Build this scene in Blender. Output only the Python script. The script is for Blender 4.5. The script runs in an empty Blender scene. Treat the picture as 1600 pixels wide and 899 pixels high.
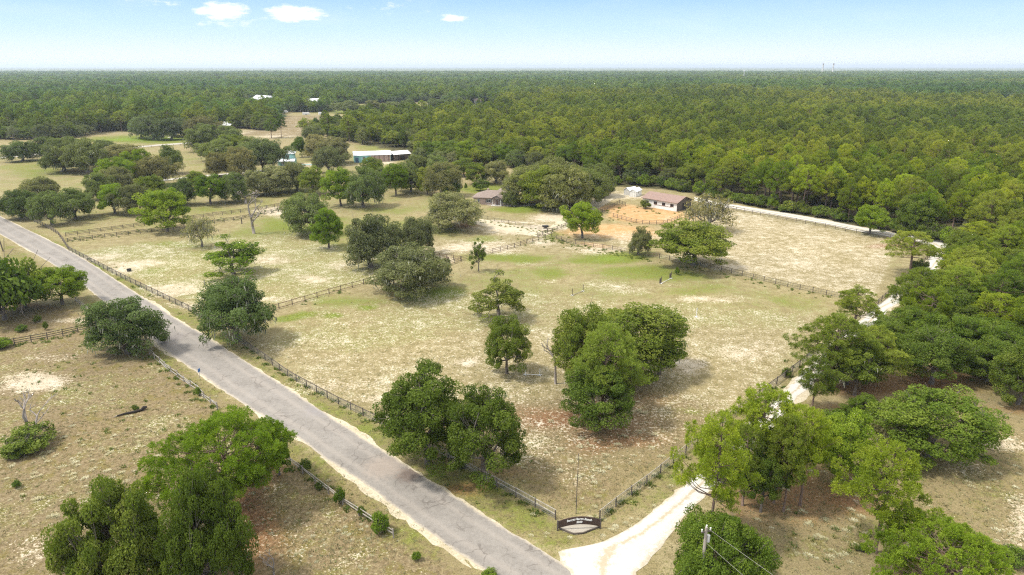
import bpy, math, random
import numpy as np
from mathutils import Vector, Matrix

C = bpy.context.scene
COL = C.collection
R = math.radians
HAZE = 0.00008
random.seed(7)
rng = np.random.default_rng(7)

# ------------------------------------------------------------------ camera
W0, H0, FPX, HC, PITCH = 1600.0, 899.0, 1067.0, 50.0, R(17.95)
cd = bpy.data.cameras.new('camera'); cam = bpy.data.objects.new('camera', cd); COL.objects.link(cam)
cd.sensor_width = 36; cd.lens = 36 * FPX / W0; cd.clip_start = 0.5; cd.clip_end = 90000
cam.location = (0, 0, HC); cam.rotation_euler = (math.pi / 2 - PITCH, 0, 0)
C.camera = cam

# ------------------------------------------------------------------ view
C.view_settings.view_transform = 'Standard'; C.view_settings.look = 'None'
C.view_settings.gamma = 1; C.view_settings.use_curve_mapping = False
C.view_settings.exposure = 1.33
C.render.engine = 'CYCLES'
C.cycles.max_bounces = 7; C.cycles.diffuse_bounces = 4; C.cycles.transmission_bounces = 6
C.cycles.glossy_bounces = 1; C.cycles.volume_bounces = 0; C.cycles.use_denoising = False; C.cycles.filter_width = 1.2
C.cycles.transparent_max_bounces = 4

# ------------------------------------------------------------------ sun and sky
SUN = Vector((-0.50, -0.10, 0.86)).normalized()
sl = bpy.data.lights.new('sun', 'SUN'); sl.energy = 2.0; sl.angle = R(7); sl.color = (1.0, 0.94, 0.84)
so = bpy.data.objects.new('sun', sl); COL.objects.link(so)
so.rotation_euler = (-SUN).to_track_quat('-Z', 'Y').to_euler()
world = bpy.data.worlds.new('World'); C.world = world; world.use_nodes = True
wt = world.node_tree; wn = wt.nodes; wn.clear()

def N(nt, typ, **kw):
    n = nt.nodes.new(typ)
    for k, v in kw.items():
        if k.startswith('i_'):
            n.inputs[k[2:]].default_value = v
        elif k.startswith('n_'):
            n.inputs[int(k[2:])].default_value = v
        else:
            setattr(n, k, v)
    return n

def L(nt, a, b):
    nt.links.new(a, b)

def mathn(nt, op, a, b=None, c=None):
    n = nt.nodes.new('ShaderNodeMath'); n.operation = op
    for i, v in enumerate((a, b, c)):
        if v is None: continue
        if isinstance(v, (int, float)): n.inputs[i].default_value = v
        else: nt.links.new(v, n.inputs[i])
    return n.outputs[0]

def mixc(nt, f, a, b, mode='MIX'):
    n = nt.nodes.new('ShaderNodeMix'); n.data_type = 'RGBA'; n.blend_type = mode
    for s, v in ((n.inputs[0], f), (n.inputs[6], a), (n.inputs[7], b)):
        if isinstance(v, (int, float)): s.default_value = v
        elif isinstance(v, tuple): s.default_value = (*v[:3], 1)
        else: nt.links.new(v, s)
    return n.outputs[2]

def sstep(nt, v, lo, hi, a=0.0, b=1.0):
    n = nt.nodes.new('ShaderNodeMapRange'); n.interpolation_type = 'SMOOTHSTEP'
    nt.links.new(v, n.inputs[0])
    n.inputs[1].default_value = lo; n.inputs[2].default_value = hi
    n.inputs[3].default_value = a; n.inputs[4].default_value = b
    return n.outputs[0]

sky = N(wt, 'ShaderNodeTexSky', sky_type='NISHITA', sun_disc=False)
sky.sun_elevation = math.asin(SUN.z); sky.sun_rotation = math.atan2(SUN.x, SUN.y)
sky.altitude = 50; sky.air_density = 1.15; sky.dust_density = 0.6; sky.ozone_density = 3.0
bg = N(wt, 'ShaderNodeBackground', i_Strength=0.15)
wo = N(wt, 'ShaderNodeOutputWorld')
geo = N(wt, 'ShaderNodeNewGeometry')
neg = N(wt, 'ShaderNodeVectorMath', operation='SCALE'); neg.inputs[3].default_value = -1.0
L(wt, geo.outputs['Incoming'], neg.inputs[0])
sep = N(wt, 'ShaderNodeSeparateXYZ'); L(wt, neg.outputs[0], sep.inputs[0])
az = mathn(wt, 'ARCTAN2', sep.outputs[0], sep.outputs[1])
el = mathn(wt, 'ARCSINE', sep.outputs[2])
cmb = N(wt, 'ShaderNodeCombineXYZ'); L(wt, az, cmb.inputs[0]); L(wt, mathn(wt, 'MULTIPLY', el, 3.2), cmb.inputs[1])
cn = N(wt, 'ShaderNodeTexNoise', i_Scale=38.0, i_Detail=6.0, i_Roughness=0.62); L(wt, cmb.outputs[0], cn.inputs['Vector'])
cn2 = N(wt, 'ShaderNodeTexNoise', i_Scale=9.0, i_Detail=5.0, i_Roughness=0.6); L(wt, cmb.outputs[0], cn2.inputs['Vector'])

def ray(px, py):
    u = (px - W0 / 2) / FPX; v = (H0 / 2 - py) / FPX
    cp, sp = math.cos(PITCH), math.sin(PITCH)
    return np.array([u, cp + v * sp, -sp + v * cp])

def G(px, py, z=0.0):
    d = ray(px, py); t = (HC - z) / -d[2]
    return Vector((d[0] * t, d[1] * t, z))

def proj(x, y, z=0.0):
    cp, sp = math.cos(PITCH), math.sin(PITCH)
    dep = y * cp - (z - HC) * sp
    up = y * sp + (z - HC) * cp
    return W0 / 2 + FPX * x / dep, H0 / 2 - FPX * up / dep, dep

cloud_sum = None
for (px, py, rw, rh, dens) in ((347, 17, 44, 15, 1.25), (462, 22, 48, 15, 1.35), (708, 28, 30, 7, 1.0), (350, 40, 40, 7, .38),
                               (590, 12, 50, 9, .2), (410, 30, 22, 6, .5), (255, 3, 80, 5, .25)):
    d = ray(px, py); a0 = math.atan2(d[0], d[1]); e0 = math.atan2(d[2], math.hypot(d[0], d[1]))
    dx = mathn(wt, 'DIVIDE', mathn(wt, 'SUBTRACT', az, a0), rw / FPX)
    dy = mathn(wt, 'DIVIDE', mathn(wt, 'SUBTRACT', el, e0), rh / FPX)
    r2 = mathn(wt, 'ADD', mathn(wt, 'MULTIPLY', dx, dx), mathn(wt, 'MULTIPLY', dy, dy))
    m = mathn(wt, 'MULTIPLY', mathn(wt, 'SUBTRACT', 1.0, mathn(wt, 'SQRT', r2)), dens)
    m = mathn(wt, 'MAXIMUM', m, -1.0)
    cloud_sum = m if cloud_sum is None else mathn(wt, 'MAXIMUM', cloud_sum, m)
cf = mathn(wt, 'ADD', cloud_sum, mathn(wt, 'MULTIPLY', mathn(wt, 'SUBTRACT', cn.outputs[0], 0.5), 2.3))
cfac = sstep(wt, cf, 0.12, 0.75, 0.0, 0.92)
inside = sstep(wt, cloud_sum, -0.25, 0.05)
cfac = mathn(wt, 'MULTIPLY', cfac, inside)
base = mixc(wt, 1.0, sky.outputs[0], (0.98, 1.0, 1.02), 'MULTIPLY')
over = sstep(wt, el, 0.14, 0.5, 0.0, 0.75)                      # thin high cloud overhead, above the frame
base = mixc(wt, over, base, (5.3, 4.95, 4.4))
low = mixc(wt, sstep(wt, el, 0.0, 0.055), (2.62, 2.85, 2.95), (1.80, 2.45, 3.05))
low = mixc(wt, sstep(wt, el, 0.04, 0.115), low, (0.95, 1.72, 3.1))
wisp = mathn(wt, 'MULTIPLY', sstep(wt, cn2.outputs[0], 0.45, 0.8), 0.18)
low = mixc(wt, wisp, low, (2.65, 2.9, 3.05))
skyc = mixc(wt, sstep(wt, el, 0.12, 0.3), low, base)
skyc = mixc(wt, cfac, skyc, (3.1, 3.2, 3.3))
L(wt, skyc, bg.inputs[0]); L(wt, bg.outputs[0], wo.inputs[0])

# ------------------------------------------------------------------ material helpers
def newmat(name):
    m = bpy.data.materials.new(name); m.use_nodes = True
    nt = m.node_tree; nt.nodes.clear()
    out = N(nt, 'ShaderNodeOutputMaterial')
    return m, nt, out

def simple(name, col, rough=0.8, var=0.25, scale=3.0, metallic=0.0, col2=None, bump=0.0, stretch=(1, 1, 1)):
    m, nt, out = newmat(name)
    tc = N(nt, 'ShaderNodeTexCoord'); mp = N(nt, 'ShaderNodeMapping'); mp.inputs['Scale'].default_value = stretch
    L(nt, tc.outputs['Object'], mp.inputs[0])
    nz = N(nt, 'ShaderNodeTexNoise', i_Scale=scale, i_Detail=5.0, i_Roughness=0.65); L(nt, mp.outputs[0], nz.inputs['Vector'])
    c2 = col2 or tuple(c * (1 - var) for c in col)
    c1 = tuple(min(1, c * (1 + var * 0.6)) for c in col)
    f = sstep(nt, nz.outputs[0], 0.3, 0.7)
    p = N(nt, 'ShaderNodeBsdfPrincipled', i_Roughness=rough, i_Metallic=metallic)
    L(nt, mixc(nt, f, c1, c2), p.inputs['Base Color'])
    if bump:
        b = N(nt, 'ShaderNodeBump', i_Strength=bump, i_Distance=0.05); L(nt, nz.outputs[0], b.inputs['Height']); L(nt, b.outputs[0], p.inputs['Normal'])
    L(nt, p.outputs[0], out.inputs[0])
    return m

def leafmat(name, cols, trans=0.3, vary=0.5):
    """cols: three base colours; per-clump attribute 'tint', per-tree random and per-tree object colour"""
    m, nt, out = newmat(name)
    at = N(nt, 'ShaderNodeAttribute', attribute_name='tint')
    oi = N(nt, 'ShaderNodeObjectInfo')
    f = mathn(nt, 'ADD', mathn(nt, 'MULTIPLY', at.outputs['Fac'], 1 - vary), mathn(nt, 'MULTIPLY', oi.outputs['Random'], vary))
    cr = N(nt, 'ShaderNodeValToRGB'); e = cr.color_ramp.elements
    e[0].position = 0.12; e[0].color = (*cols[0], 1); e[1].position = 0.9; e[1].color = (*cols[2], 1)
    k = e.new(0.5); k.color = (*cols[1], 1)
    L(nt, f, cr.inputs[0])
    col = mixc(nt, 1.0, cr.outputs[0], oi.outputs['Color'], 'MULTIPLY')
    gp = N(nt, 'ShaderNodeNewGeometry')                            # stands of different age and kind
    st = N(nt, 'ShaderNodeTexNoise', i_Scale=0.0032, i_Detail=3.0, i_Roughness=0.6); L(nt, gp.outputs['Position'], st.inputs['Vector'])
    col = mixc(nt, sstep(nt, st.outputs[0], 0.36, 0.62, 0.0, 1.0), mixc(nt, 1.0, col, (0.74, 0.84, 0.92), 'MULTIPLY'), mixc(nt, 1.0, col, (1.12, 1.08, 0.98), 'MULTIPLY'))
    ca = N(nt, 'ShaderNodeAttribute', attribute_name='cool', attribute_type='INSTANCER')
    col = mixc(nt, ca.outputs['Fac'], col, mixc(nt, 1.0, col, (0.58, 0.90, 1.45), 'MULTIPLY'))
    p = N(nt, 'ShaderNodeBsdfPrincipled', i_Roughness=0.55); p.inputs['Specular IOR Level'].default_value = 0.08
    L(nt, col, p.inputs['Base Color'])
    t = N(nt, 'ShaderNodeBsdfTranslucent')
    L(nt, mixc(nt, 1.0, col, (1.15, 1.25, 0.6), 'MULTIPLY'), t.inputs[0])
    mx = N(nt, 'ShaderNodeMixShader', n_0=trans); L(nt, p.outputs[0], mx.inputs[1]); L(nt, t.outputs[0], mx.inputs[2])
    L(nt, mx.outputs[0], out.inputs[0])
    return m

M = {}
M['oak'] = leafmat('oak_leaves', ((0.098, 0.130, 0.018), (0.172, 0.212, 0.030), (0.285, 0.295, 0.054)), 0.42, 0.42)
M['live'] = leafmat('live_oak_leaves', ((0.120, 0.136, 0.042), (0.192, 0.204, 0.068), (0.290, 0.290, 0.115)), 0.40, 0.40)
M['pine'] = leafmat('pine_needles', ((0.112, 0.148, 0.026), (0.205, 0.240, 0.034), (0.340, 0.350, 0.056)), 0.42, 0.62)
M['shrub'] = leafmat('shrub_leaves', ((0.085, 0.12, 0.02), (0.15, 0.19, 0.03), (0.24, 0.27, 0.05)), 0.34, 0.3)
M['moss'] = simple('grey_moss', (0.23, 0.23, 0.165), 0.95, 0.35, 1.5)
M['bark'] = simple('grey_bark', (0.15, 0.125, 0.105), 0.95, 0.4, 2.0, bump=0.4, stretch=(2, 2, .5))
M['pinebark'] = simple('pine_bark', (0.19, 0.13, 0.10), 0.95, 0.4, 2.5, bump=0.4, stretch=(2, 2, .6))
M['dead'] = simple('bleached_wood', (0.27, 0.235, 0.205), 0.9, 0.35, 1.5, stretch=(2, 2, .4))
M['post'] = simple('weathered_post', (0.11, 0.09, 0.072), 0.9, 0.35, 2.0)
M['board'] = simple('dark_board', (0.105, 0.085, 0.068), 0.9, 0.35, 1.2)
M['silver'] = simple('silvered_board', (0.36, 0.33, 0.29), 0.85, 0.3, 1.2)
M['redboard'] = simple('reddish_board', (0.19, 0.12, 0.09), 0.9, 0.3, 1.2)
M['wire'] = simple('galvanised_wire', (0.2, 0.19, 0.175), 0.5, 0.15, 2.0, metallic=0.3)
M['white'] = simple('white_paint', (0.72, 0.71, 0.68), 0.6, 0.12, 0.6)
M['metalroof'] = simple('pale_metal_roof', (0.74, 0.76, 0.78), 0.4, 0.12, 0.5, metallic=0.0)
M['teal'] = simple('teal_paint', (0.26, 0.50, 0.48), 0.7, 0.12, 0.6)
M['blue'] = simple('dark_blue_paint', (0.05, 0.10, 0.16), 0.6, 0.1, 0.6)
M['glass'] = simple('dark_glass', (0.02, 0.025, 0.03), 0.1, 0.1, 1.0)
M['dark'] = simple('black_and_shade', (0.025, 0.02, 0.018), 0.95, 0.2, 1.0)  # near-black; in openings it stands in for the shade inside
M['brick'] = simple('tan_brick', (0.36, 0.27, 0.22), 0.9, 0.25, 3.0)
M['shutter'] = simple('black_shutter', (0.03, 0.03, 0.032), 0.6, 0.1, 1.0)
M['greyshed'] = simple('grey_siding', (0.5, 0.49, 0.46), 0.8, 0.15, 1.0)
M['concrete'] = simple('pale_concrete', (0.55, 0.52, 0.46), 0.9, 0.2, 1.2)

def shingle(name, c1, c2):
    m, nt, out = newmat(name)
    tc = N(nt, 'ShaderNodeTexCoord')
    nz = N(nt, 'ShaderNodeTexNoise', i_Scale=1.3, i_Detail=6.0, i_Roughness=0.7); L(nt, tc.outputs['Object'], nz.inputs['Vector'])
    wv = N(nt, 'ShaderNodeTexWave', i_Scale=2.2, i_Distortion=0.6, bands_direction='Z'); L(nt, tc.outputs['Object'], wv.inputs['Vector'])
    f = sstep(nt, nz.outputs[0], 0.3, 0.72)
    c = mixc(nt, f, c1, c2)
    c = mixc(nt, mathn(nt, 'MULTIPLY', wv.outputs['Fac'], 0.18), c, tuple(v * .6 for v in c1))
    p = N(nt, 'ShaderNodeBsdfPrincipled', i_Roughness=0.9); L(nt, c, p.inputs['Base Color'])
    L(nt, p.outputs[0], out.inputs[0])
    return m
M['brownroof'] = shingle('brown_roof', (0.27, 0.185, 0.15), (0.19, 0.13, 0.11))
M['greyroof'] = shingle('grey_brown_roof', (0.25, 0.195, 0.165), (0.17, 0.135, 0.115))

# ------------------------------------------------------------------ mesh helpers
def mesh_np(name, verts, faces4=None, faces3=None, mats=(), matidx=None, tint=None, smooth=False):
    me = bpy.data.meshes.new(name)
    verts = np.asarray(verts, dtype=np.float32)
    loops = []; starts = []; tot = 0; parts = []
    n3 = 0 if faces3 is None else len(faces3); n4 = 0 if faces4 is None else len(faces4)
    idx = []
    if n4: idx.append(np.asarray(faces4, dtype=np.int32).ravel())
    if n3: idx.append(np.asarray(faces3, dtype=np.int32).ravel())
    idx = np.concatenate(idx)
    st = np.concatenate([np.arange(n4, dtype=np.int32) * 4, n4 * 4 + np.arange(n3, dtype=np.int32) * 3])
    me.vertices.add(len(verts)); me.vertices.foreach_set('co', verts.ravel())
    me.loops.add(len(idx)); me.loops.foreach_set('vertex_index', idx)
    me.polygons.add(n3 + n4); me.polygons.foreach_set('loop_start', st)
    for m in mats: me.materials.append(m)
    if matidx is not None: me.polygons.foreach_set('material_index', np.asarray(matidx, dtype=np.int32))
    if smooth: me.polygons.foreach_set('use_smooth', np.ones(n3 + n4, dtype=bool))
    me.update(calc_edges=True)
    if tint is not None:
        a = me.attributes.new('tint', 'FLOAT', 'FACE'); a.data.foreach_set('value', np.asarray(tint, dtype=np.float32))
    me.validate()
    return me

class MB:
    def __init__(s): s.v = []; s.f = []; s.m = []
    def face(s, pts, m=0):
        n = len(s.v); s.v += [tuple(p) for p in pts]; s.f.append(tuple(range(n, n + len(pts)))); s.m.append(m)
    def box(s, c, d, rz=0.0, m=0, rot=None):
        c = Vector(c); hx, hy, hz = d[0] / 2, d[1] / 2, d[2] / 2
        Rm = rot if rot is not None else Matrix.Rotation(rz, 3, 'Z')
        n = len(s.v)
        for x in (-hx, hx):
            for y in (-hy, hy):
                for z in (-hz, hz): s.v.append(tuple(c + Rm @ Vector((x, y, z))))
        for q in ((0, 1, 3, 2), (4, 6, 7, 5), (0, 4, 5, 1), (2, 3, 7, 6), (0, 2, 6, 4), (1, 5, 7, 3)):
            s.f.append(tuple(n + k for k in q)); s.m.append(m)
    def bar(s, a, b, w, h=None, m=0):
        a = Vector(a); b = Vector(b); h = h or w; d = b - a; l = d.length
        if l < 1e-6: return
        d.normalize(); up = Vector((0, 0, 1)) if abs(d.z) < .95 else Vector((1, 0, 0))
        y = up.cross(d).normalized(); z = d.cross(y)
        s.box((a + b) / 2, (l, w, h), rot=Matrix((d, y, z)).transposed(), m=m)
    def tube(s, pts, radii, n=6, m=0, cap=True):
        pts = [Vector(p) for p in pts]; base = len(s.v)
        for i, p in enumerate(pts):
            d = (pts[min(i + 1, len(pts) - 1)] - pts[max(i - 1, 0)])
            if d.length < 1e-6: d = Vector((0, 0, 1))
            d.normalize(); a = d.cross(Vector((0.13, 1, 0.07))).normalized()
            if a.length < .1: a = Vector((1, 0, 0))
            b = d.cross(a)
            for k in range(n):
                t = 2 * math.pi * k / n
                s.v.append(tuple(p + (a * math.cos(t) + b * math.sin(t)) * radii[i]))
        for i in range(len(pts) - 1):
            for k in range(n):
                k2 = (k + 1) % n
                s.f.append((base + i * n + k, base + i * n + k2, base + (i + 1) * n + k2, base + (i + 1) * n + k)); s.m.append(m)
        if cap:
            s.f.append(tuple(base + k for k in range(n))); s.m.append(m)
            s.f.append(tuple(base + (len(pts) - 1) * n + k for k in reversed(range(n)))); s.m.append(m)
    def mesh(s, name, mats, smooth=False):
        me = bpy.data.meshes.new(name); me.from_pydata(s.v, [], s.f)
        for m in (mats if isinstance(mats, (list, tuple)) else [mats]): me.materials.append(m)
        me.polygons.foreach_set('material_index', s.m)
        if smooth: me.polygons.foreach_set('use_smooth', [True] * len(s.f))
        me.update(); return me
    def build(s, name, mats, parent=None, smooth=False):
        return link(name, s.mesh(name, mats, smooth), parent)

def link(name, me, parent=None):
    o = bpy.data.objects.new(name, me); COL.objects.link(o)
    if parent is not None: o.parent = parent
    return o

def tag(o, label=None, cat=None, group=None, kind=None):
    if label: o['label'] = label
    if cat: o['category'] = cat
    if group: o['group'] = group
    if kind: o['kind'] = kind
    return o

def thing(name, label, cat, loc=(0, 0, 0), rz=0.0, group=None):
    o = bpy.data.objects.new(name, None); COL.objects.link(o)
    o.empty_display_size = 0.5
    o.location = loc; o.rotation_euler = (0, 0, rz)
    return tag(o, label, cat, group)

# ------------------------------------------------------------------ ground
def axis(lo, hi, step, far_lo, far_hi, k=1.16):
    a = list(np.arange(lo, hi + 1e-6, step)); s = step; x = hi
    while x < far_hi: s *= k; x += s; a.append(x)
    s = step; x = lo; b = []
    while x > far_lo: s *= k; x -= s; b.append(x)
    return np.array(b[::-1] + a)
gx = axis(-190, 230, 1.3, -30000, 30000); gy = axis(30, 330, 1.0, -1500, 30000, 1.12)
X, Y = np.meshgrid(gx, gy)
def wob(x, y, s, p):
    return np.sin(x / s + p + 1.7 * np.sin(y / (s * .8) + p)) + np.sin(y / (s * .63) + 2.1 * p + 1.3 * np.sin(x / (s * .9)))
Xw = X + 1.5 * wob(X, Y, 9, 1.1) + .7 * wob(X, Y, 3.7, 4.2); Yw = Y + 1.5 * wob(X, Y, 11, 2.7) + .7 * wob(X, Y, 4.1, .3)
vis = Yw > 22
PX, PY, _ = proj(Xw, np.where(vis, Yw, 22.0))
PXe, PYe, _ = proj(X, np.where(Y > 22, Y, 22.0))
near = PYe > 600
def ell(ch, items):
    for (cx, cy, rx, ry, w) in items:
        r2 = ((PX - cx) / rx) ** 2 + ((PY - cy) / ry) ** 2
        ch[:] = np.maximum(ch, w * np.exp(-r2 * 0.9))
def poly(pts, soft=6.0):
    """signed soft inside test in photo coordinates of ground points"""
    ins = np.zeros(PXe.shape, bool); n = len(pts); dmin = np.full(PXe.shape, 1e9)
    for i in range(n):
        x1, y1 = pts[i]; x2, y2 = pts[(i + 1) % n]
        c = ((y1 > PYe) != (y2 > PYe)) & (PXe < (x2 - x1) * (PYe - y1) / (y2 - y1 + 1e-9) + x1)
        ins ^= c
        t = np.clip(((PXe - x1) * (x2 - x1) + (PYe - y1) * (y2 - y1)) / ((x2 - x1) ** 2 + (y2 - y1) ** 2 + 1e-9), 0, 1)
        dmin = np.minimum(dmin, np.hypot(PXe - x1 - t * (x2 - x1), PYe - y1 - t * (y2 - y1)))
    s = np.where(ins, dmin, -dmin)
    return np.clip(s / soft + .5, 0, 1)
green = np.full(X.shape, 0.25); sand = np.full(X.shape, 0.12); rust = np.zeros(X.shape); orange = np.zeros(X.shape); dry = np.zeros(X.shape); dark = np.zeros(X.shape)
# pastures
pA = poly([(-300, 420), (0, 470), (100, 480), (235, 545), (330, 640), (450, 720), (610, 838), (760, 930), (700, 1200), (-600, 1200)], 14)
dry = np.maximum(dry, 1.0 * pA); rust = np.maximum(rust, .16 * pA); sand = np.maximum(sand, .22 * pA); green = np.maximum(green, .25 * pA)
dry = np.maximum(dry, .62 * poly([(560, 680), (700, 640), (900, 600), (1060, 600), (1140, 640), (1065, 715), (935, 805), (870, 805), (760, 740)], 40))
dry = np.maximum(dry, .5 * poly([(1060, 990), (1080, 820), (1270, 640), (1400, 560), (1500, 580), (1800, 700), (1800, 1100)], 30))
sand = np.maximum(sand, .44 * poly([(1140, 325), (1405, 375), (1370, 470), (1310, 460), (1060, 408), (1090, 350)], 12))
sand = np.maximum(sand, .33 * poly([(380, 545), (470, 485), (700, 440), (900, 455), (1290, 480), (1220, 590), (1060, 700), (900, 780), (700, 680)], 30))
green = np.maximum(green, .40 * poly([(400, 545), (470, 485), (700, 430), (900, 400), (1290, 470), (1250, 520), (1000, 520), (760, 520), (560, 560)], 20)); green = np.maximum(green, .52 * poly([(110, 388), (300, 370), (480, 330), (700, 340), (640, 430), (420, 482), (300, 482)], 20)); green = np.maximum(green, .36 * poly([(0, 240), (600, 225), (740, 290), (740, 340), (480, 330), (110, 372), (0, 330)], 12))
sand = np.maximum(sand, .40 * poly([(110, 388), (300, 370), (480, 360), (640, 430), (420, 482), (300, 482)], 20))
# roadside verges
vg = poly([(20, 344), (110, 385), (300, 492), (455, 592), (600, 668), (760, 748), (868, 812), (935, 812), (880, 860), (800, 832), (600, 705), (400, 575), (200, 452)], 4)
green = np.maximum(green, .46 * vg); dry = np.maximum(dry, .55 * vg); sand = np.where(vg > .5, .03, sand)
vg = poly([(0, 372), (100, 430), (250, 545), (450, 680), (650, 820), (770, 905), (760, 935), (610, 838), (440, 715), (335, 640), (235, 553), (130, 470), (0, 400)], 4)
green = np.maximum(green, .42 * vg); dry = np.maximum(dry, .6 * vg); sand = np.where(vg > .5, .05, sand)
vg = poly([(890, 855), (1020, 798), (1065, 760), (1240, 598), (1400, 450), (1370, 478), (1235, 588), (1065, 712), (938, 806)], 4)
green = np.maximum(green, .42 * vg); dry = np.maximum(dry, .45 * vg)
ell(green, [(800, 402, 75, 12, .8), (950, 404, 95, 13, .95), (1010, 428, 95, 12, .75), (880, 432, 60, 14, .7), (760, 445, 60, 14, .55), (1060, 450, 90, 12, .6), (1210, 470, 90, 16, .5),
            (560, 470, 120, 14, .6), (470, 492, 20, 6, .9), (512, 494, 22, 6, 1.0), (568, 482, 18, 6, .95), (680, 455, 60, 14, .95), (640, 470, 60, 12, .5), (460, 520, 70, 14, .4),
            (310, 398, 70, 12, .75), (280, 384, 90, 9, .7), (250, 425, 26, 6, .7), (330, 428, 60, 8, .7), (350, 445, 60, 7, .6), (440, 352, 70, 16, .8), (420, 385, 40, 12, .55), (530, 345, 60, 14, .55), (620, 330, 70, 12, .5),
            (500, 395, 60, 14, .5), (400, 445, 50, 8, .6), (150, 418, 34, 10, .7), (80, 330, 60, 10, .55), (60, 265, 90, 22, .62), (150, 290, 60, 14, .55), (300, 330, 100, 12, .5),
            (300, 250, 60, 14, .45), (320, 300, 70, 14, .45), (460, 300, 100, 16, .5), (500, 250, 60, 12, .5), (230, 218, 95, 6, 1.3), (600, 172, 110, 8, 1.15), (700, 176, 60, 6, 1.0), (160, 232, 60, 5, .7),
            (820, 326, 55, 7, .95), (760, 295, 60, 8, .8), (1010, 339, 11, 4, 1.2), (870, 372, 34, 9, .7), (700, 362, 60, 8, .5), (750, 372, 40, 5, .6), (590, 232, 50, 10, .6), (615, 262, 20, 6, .7),
            (290, 690, 60, 20, .35), (105, 612, 30, 16, .45), (100, 570, 40, 12, .4), (430, 740, 60, 24, .45), (640, 640, 30, 12, .4), (1060, 640, 26, 14, .55), (1250, 640, 60, 20, .5), (1590, 640, 60, 20, .4),
            (1340, 820, 60, 30, .45), (1440, 860, 60, 30, .4), (700, 745, 60, 10, .5), (580, 720, 60, 14, .45), (200, 560, 40, 16, .35)])
ell(sand, [(60, 597, 52, 22, 1.05), (20, 610, 40, 12, .5), (90, 550, 60, 10, .5), (100, 505, 70, 9, .62), (40, 530, 60, 10, .3), (60, 860, 60, 30, .42), (75, 880, 45, 24, .55), (20, 640, 30, 30, .3),
           (170, 402, 60, 10, .62), (215, 416, 50, 14, .72), (265, 452, 60, 12, .72), (310, 475, 50, 8, .6), (230, 388, 40, 6, .45), (440, 405, 60, 14, .72), (480, 440, 70, 14, .66), (430, 468, 50, 8, .7), (545, 415, 30, 22, .6), (380, 410, 30, 8, .5),
           (435, 331, 30, 7, 1.0), (600, 400, 50, 10, .5), (735, 386, 80, 13, .85), (700, 408, 40, 8, .6), (800, 362, 70, 9, .85), (838, 358, 40, 9, .95), (790, 345, 60, 4, .75), (870, 342, 42, 9, .95), (905, 328, 26, 8, .8), (925, 316, 26, 7, .85),
           (965, 306, 46, 7, .85), (1000, 306, 30, 6, .8), (860, 380, 30, 8, .6), (990, 372, 90, 14, .55), (930, 390, 60, 8, .6), (1060, 345, 30, 10, .55), (1160, 418, 50, 8, .7), (1100, 405, 70, 7, .5), (1250, 410, 90, 16, .5), (1180, 385, 60, 10, .42), (1330, 400, 60, 14, .4),
           (560, 510, 110, 16, .42), (490, 545, 90, 14, .42), (540, 590, 110, 22, .5), (600, 620, 80, 16, .52), (700, 480, 90, 12, .35), (730, 562, 26, 14, .7), (590, 655, 20, 12, .7), (770, 640, 60, 30, .34),
           (1075, 568, 34, 14, .85), (1160, 548, 60, 30, .5), (1190, 600, 60, 26, .4), (1120, 465, 70, 12, .62), (1030, 440, 50, 6, .3), (960, 450, 80, 10, .42), (880, 445, 60, 8, .4), (850, 410, 40, 6, .4), (1130, 620, 30, 22, .4),
           (850, 690, 60, 30, .36), (930, 740, 60, 30, .34), (560, 800, 60, 26, .3), (500, 850, 60, 26, .34), (1560, 690, 44, 20, .62), (1590, 800, 40, 40, .6), (1500, 730, 60, 30, .4), (480, 810, 40, 30, .3),
           (395, 208, 40, 4, .8), (430, 213, 40, 3, .7), (530, 258, 60, 3, .5), (595, 253, 18, 6, 1.0), (480, 258, 22, 3, .9), (180, 207, 60, 2, .8), (640, 276, 50, 4, .4), (590, 290, 40, 4, .4), (1575, 166, 18, 3, 1.2), (100, 348, 30, 5, .4)])
SPOTS = [(805, 184, 16, 2.5), (836, 181, 10, 2), (893, 211, 9, 2), (1076, 194, 10, 2), (1575, 166, 18, 3), (60, 190, 12, 2.5), (130, 176, 14, 2), (212, 150, 12, 1.6), (720, 146, 16, 1.6), (905, 140, 14, 1.3), (560, 140, 12, 1.4), (300, 135, 18, 1.5), (1290, 141, 14, 1.3), (990, 128, 20, .9), (150, 130, 20, 1.0)]
ell(sand, [(a, b, c, d, 1.0) for a, b, c, d in SPOTS]); ell(green, [(a + c, b, c, d, .8) for a, b, c, d in SPOTS])
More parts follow.
